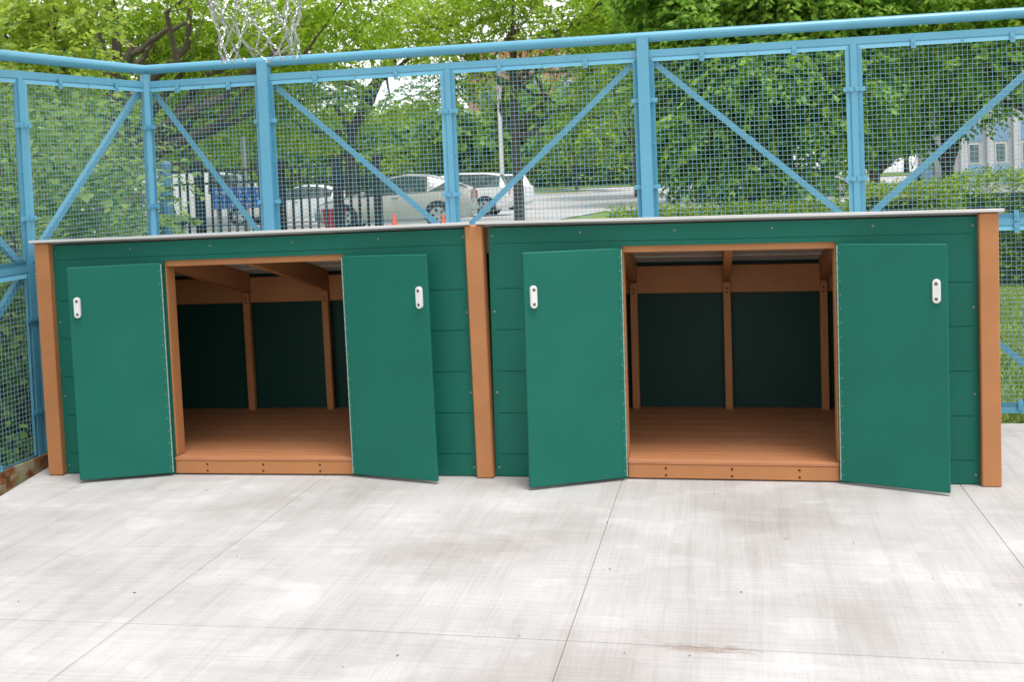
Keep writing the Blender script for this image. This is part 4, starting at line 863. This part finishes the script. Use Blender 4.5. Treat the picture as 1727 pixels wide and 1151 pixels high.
# ------------------------------------------------------------------ vehicles
def lerp(a, c, t): return a+(c-a)*t
def car(name, label, cat, loc, heading, paint, st, wheels, width, group=None, wr=.33, lights=True):
    """st: stations (x, sill, belt, top, half_top_width, glass) from nose (+x) to tail."""
    o = thing(name, label, cat, loc, (0, 0, heading), group); w2 = width/2; rows = []
    for (x, zs_, zb_, zt_, ht, gl) in st:
        e = 1.0; 
        rows.append([(x, 0, zs_), (x, w2*.86, zs_), (x, w2*.97, zs_+.10), (x, w2, (zs_+zb_)*.5), (x, w2*.965, zb_), (x, ht, zt_-.045), (x, ht*.80, zt_), (x, 0, zt_+.025)])
    nose = st[0][0]; body = MB(); nr = len(rows); npt = 8
    for side in (1, -1):
        vs = [(p[0], p[1]*side, p[2]) for r_ in rows for p in r_]; fb = []
        for i in range(nr-1):
            for k in range(npt-1):
                q = (i*npt+k, i*npt+k+1, (i+1)*npt+k+1, (i+1)*npt+k)
                isg = (k == 4 and st[i][5] and st[i+1][5] and st[i][5] != 'p') or (k in (5, 6) and st[i][5] == 'w')
                if not isg: fb.append(q)
                elif k == 4 or side == 1:
                    gq = MB(); gq.add([(vs[j][0]-.0, vs[j][1]*1.004, vs[j][2]+.002) for j in q], [(0, 1, 2, 3)])
                    if k > 4: 
                        gq = MB(); q5, q6 = (i*npt+5, i*npt+6, i*npt+7), ((i+1)*npt+5, (i+1)*npt+6, (i+1)*npt+7)
                        row = lambda qq: [(vs[j][0], vs[j][1]*1.004, vs[j][2]+.002) for j in qq] + [(vs[j][0], -vs[j][1]*1.004, vs[j][2]+.002) for j in qq[1::-1]]
                        gq.add(row(q5)+row(q6), [(j, j+1, j+6, j+5) for j in range(4)])
                        if k == 6: continue
                    gq.build('side_window' if k == 4 else 'windshield', 'glass', o)
        fb.append(tuple(range(npt))); fb.append(tuple((nr-1)*npt+k for k in range(npt)))
        body.add(vs, fb)
    body.build('body', paint, o, True, fix=True)
    for wx in wheels:
        for s_ in (-1, 1):
            b = MB(); b.disc((wx, s_*(w2*.9), wr+.02), (0, s_, 0), wr*1.16, w2*.105, 22); b.build('wheel_arch', 'black', o, True)
            wh = link('wheel', None, o); b = MB(); b.tube([(wx, s_*(w2-.19), wr), (wx, s_*(w2-.17), wr), (wx, s_*(w2+.005), wr), (wx, s_*(w2+.02), wr)], [wr*.9, wr, wr, wr*.93], 24); b.build('tyre', 'tyre', wh, True)
            b = MB(); b.disc((wx, s_*(w2+.018), wr), (0, s_, 0), wr*.66, .008, 20, 0)
            for q in range(5):
                a = 2*math.pi*q/5; c_, n_ = math.cos(a), math.sin(a)
                b.tube([(wx+c_*wr*.30, s_*(w2+.027), wr+n_*wr*.30), (wx+c_*wr*.55, s_*(w2+.027), wr+n_*wr*.55)], wr*.10, 8, 1)
            b.build('rim', ['silver', 'black'], wh, True)
    x1, x0 = st[0][0], st[-1][0]; zb_ = st[-1][2]
    for s_ in (-1, 1):
        b = MB(); b.box((x0-.03, s_*w2*.80-.13, zb_-.22), (x0+.28, s_*w2*.80+.13+.0, zb_+.04), 0, .04); b.build('tail_light', 'red', o)
        b = MB(); b.box((x1-.30, s_*w2*.74-.15, st[0][2]-.12), (x1+.02, s_*w2*.74+.15, st[0][2]+.03), 0, .05); b.build('headlight', 'white', o)
        b = MB(); b.box((lerp(x1, x0, .33), s_*(w2+.08)-.09, st[3][2]+.02), (lerp(x1, x0, .33)+.12, s_*(w2+.08)+.09, st[3][2]+.16), 0, .03); b.build('side_mirror', paint, o)
        b = MB(); b.box((lerp(x1, x0, .52)-.09, s_*w2-.012, zb_-.12), (lerp(x1, x0, .52)+.09, s_*w2+.018, zb_-.09), 0, .006); b.build('door_handle', 'bolt', o)
    b = MB(); b.box((x0-.045, -.17, zb_-.42), (x0-.02, .17, zb_-.28)); b.build('license_plate', 'white', o)
    b = MB(); b.box((x0-.05, -w2*.85, st[-1][1]+.08), (x0+.1, w2*.85, st[-1][1]+.30), 0, .04); b.build('bumper', paint, o)
    return o
hatch = [(2.25, .30, .62, .66, .50, 0), (2.05, .20, .72, .78, .66, 0), (1.3, .17, .86, .93, .70, 0), (.95, .17, .90, .97, .68, 'w'), (.15, .17, .93, 1.42, .56, 'g'), (-.35, .17, .95, 1.50, .57, 'g'), (-1.0, .17, .97, 1.46, .56, 'g'), (-1.55, .18, 1.0, 1.32, .54, 'w'), (-2.1, .22, 1.02, 1.10, .56, 0), (-2.25, .32, .95, 1.03, .52, 0)]
suv = [(2.3, .38, .85, .90, .60, 0), (2.1, .26, .98, 1.04, .74, 0), (1.2, .24, 1.04, 1.12, .76, 0), (.95, .24, 1.06, 1.15, .74, 'w'), (.35, .24, 1.08, 1.62, .63, 'g'), (-.4, .24, 1.10, 1.70, .64, 'g'), (-1.4, .24, 1.12, 1.68, .63, 'g'), (-2.0, .25, 1.12, 1.60, .61, 'w'), (-2.25, .30, 1.10, 1.16, .68, 0), (-2.35, .42, 1.02, 1.08, .62, 0)]
van = [(2.6, .42, .95, 1.0, .62, 0), (2.4, .30, 1.1, 1.18, .78, 0), (1.9, .28, 1.2, 1.3, .80, 'w'), (1.3, .28, 1.25, 2.05, .72, 'g'), (.5, .28, 1.3, 2.18, .78, 'p'), (-1.0, .28, 1.3, 2.2, .78, 'p'), (-2.4, .28, 1.3, 2.2, .78, 0), (-2.55, .34, 1.3, 2.12, .74, 0)]
def at(px, Y): return (gx(px, Y), Y, tz(Y)+.03)
car('silver_hatchback', 'silver hatchback parked behind the left shed, facing the picket fence', 'car', (gx(668, 25.5), 25.5, .40), R(187), 'silver', hatch, (1.38, -1.30), 1.75)
car('white_suv', 'white sport utility vehicle parked beyond the silver hatchback', 'car', at(762, 37), R(184), 'carwhite', suv, (1.42, -1.42), 1.88, wr=.36)
car('white_suv', 'second white vehicle with dark rear glass at the lamp post', 'car', at(815, 46), R(192), 'carwhite', suv, (1.42, -1.42), 1.88, wr=.36)
car('white_sedan', 'white car half hidden by the sweeping maple', 'car', at(1365, 52), R(4), 'carwhite', hatch, (1.38, -1.30), 1.78)
car('white_van', 'white van with rounded front behind the black picket fence', 'van', at(345, 36), R(4), 'carwhite', van, (1.75, -1.6), 1.95, wr=.36)
car('white_sedan', 'white car seen through the black pickets beside the red cart', 'car', at(505, 37), R(183), 'carwhite', hatch, (1.38, -1.30), 1.75)
# red wheeled cart, delineator, cones, blue bin
Y = 24.5; o = thing('waste_cart', 'red plastic waste cart by the black gate posts', 'cart', at(564, Y)); b = MB()
b.add([(-.24, -.24, .08), (.24, -.24, .08), (.24, .24, .08), (-.24, .24, .08), (-.3, -.3, .62), (.3, -.3, .62), (.3, .3, .62), (-.3, .3, .62)], [(0,3,2,1),(4,5,6,7),(0,1,5,4),(1,2,6,5),(2,3,7,6),(3,0,4,7)]); b.build('bin', 'redpaint', o); b = MB(); b.box((-.33, -.34, .62), (.33, .33, .68), 0, .02); b.build('lid', 'redpaint', o)
for s_ in (-1, 1): b = MB(); b.disc((s_*.24, .2, .1), (s_, 0, 0), .1, .05, 14); b.build('wheel', 'tyre', o, True)
Y = 22; o = thing('delineator_post', 'white post with red bands beside the black gate post', 'traffic post', (gx(605, Y), Y, tz(Y))); b = MB(); b.box((-.2, -.2, 0), (.2, .2, .06), 0, .02); b.build('base', 'black', o); b = MB(); b.tube([(0, 0, .05), (0, 0, 1.0)], .042, 12); b.build('shaft', 'white', o, True)
for z_ in (.25, .55, .82): b = MB(); b.tube([(0, 0, z_), (0, 0, z_+.11)], .0445, 12); b.build('band', 'redpaint', o, True)
for pxc, Y, hC, lab in ((662, 18, .62, 'orange traffic cone in front of the silver car door'), (745, 17, .60, 'orange traffic cone in front of the silver car rear wheel')):
    zt_ = pz(pxc, 362, Y); o = thing('traffic_cone', lab, 'cone', (gx(pxc, Y), Y, tz(Y)), group='traffic cones'); hC = zt_-tz(Y); b = MB(); b.box((-.17, -.17, 0), (.17, .17, .03), 0, .01); b.build('base', 'cone', o); b = MB(); b.tube([(0, 0, .03), (0, 0, hC)], [.13, .03], 16); b.build('cone_body', 'cone', o, True); b = MB(); b.tube([(0, 0, hC*.5), (0, 0, hC*.68)], [.087, .069], 16); b.build('white_band', 'white', o, True)
Y = 50; o = thing('recycling_bin', 'small blue recycling bin on the lawn by the path', 'bin', (gx(1541, Y), Y, tz(Y))); b = MB(); b.tube([(0, 0, 0), (0, 0, .85)], [.27, .32], 14); b.build('bin', 'signblue', o, True); b = MB(); b.tube([(0, 0, .85), (0, 0, .93), (0, 0, .98)], [.34, .30, .1], 14); b.build('lid', 'panelblue', o, True)

# ------------------------------------------------------------------ buildings
Y = 42; xw = gx(1612, Y); o = thing('white_building', 'pale grey building with blue panels behind the box hedge', 'building', (xw, Y, tz(Y))); zz = tz(Y); WB, HB = 16.0, 5.2
b = MB(); b.box((0, 0, -.2), (WB, 9, HB)); b.build('wall', 'stucco', o)
b = MB(); b.box((-.15, -.15, HB), (WB+.15, 9.15, HB+.25), 0, .03); b.build('roof', 'stucco', o)
for k in range(9):
    xk = .55 + k*1.0 if k < 3 else 1.3 + k*1.0 + .5; w_ = .34 if k < 3 else .62
    fr_ = MB(); z0_, z1_ = pz(1690, 272, Y)-zz, pz(1690, 242, Y)-zz
    wn = link('window', None, o); fr_.box((xk-.05, -.03, z0_-.05), (xk+w_+.05, -.001, z1_+.05), 0, .01); fr_.build('frame', 'white', wn); fr_ = MB(); fr_.box((xk, -.035, z0_), (xk+w_, -.031, z1_)); fr_.build('pane', 'window', wn)
    b = MB(); b.box((xk-.12, -.045, .45), (xk+w_+.12, -.001, z0_-.12)); b.build('blue_panel', 'panelblue', o)
    b = MB(); b.box((xk-.12, -.045, z1_+.14), (xk+w_+.12, -.001, z1_+.85)); b.build('blue_panel', 'panelblue', o)
for k in range(5):
    b = MB(); b.box((.18+k*1.0, -.22, -.2), (.42+k*1.0, -.002, HB-.2)); b.build('pilaster', 'stucco', o)
Y = 44; o = thing('entrance_pillar', 'white entrance pillar with a blue-grey slab beside the white building', 'pillar', (gx(1575, Y), Y, tz(Y)))
b = MB(); b.box((0, 0, -.1), (.38, .4, pz(1582, 278, Y)-tz(Y)), 0, .02); b.build('pillar', 'stucco', o); b = MB(); b.box((-.40, -.05, -.1), (-.01, .3, pz(1566, 276, Y)-tz(Y)), 0, .02); b.build('slab', 'panelblue', o)
Y = 128; xL, xR = gx(795, Y), gx(1150, Y); o = thing('brick_building', 'tall orange brick building glimpsed through the far trees', 'building', (xL, Y, tz(Y))); WB = xR-xL; HB = pz(960, 66, Y)-tz(Y)
b = MB(); b.box((0, 0, -.3), (WB, 16, HB)); b.build('wall', 'brick', o); b = MB(); b.box((-.3, -.3, HB), (WB+.3, 16.3, HB+.5)); b.build('roof', 'stucco', o)
for i in range(7):
    for j in range(5):
        xk = 1.6+i*(WB-3)/7.0; zk = 1.2+j*(HB-1.5)/5.0; wn = link('window', None, o); q = MB(); q.box((xk-.12, -.08, zk-.12), (xk+1.72, -.002, zk+1.92)); q.build('frame', 'white', wn)
        q = MB(); q.box((xk, -.1, zk), (xk+.76, -.085, zk+1.8)); q.box((xk+.84, -.1, zk), (xk+1.6, -.085, zk+1.8)); q.build('pane', 'window', wn)
#print('TRIS', sum(sum(len(p.vertices)-2 for p in me.polygons) for me in bpy.data.meshes if me.users))
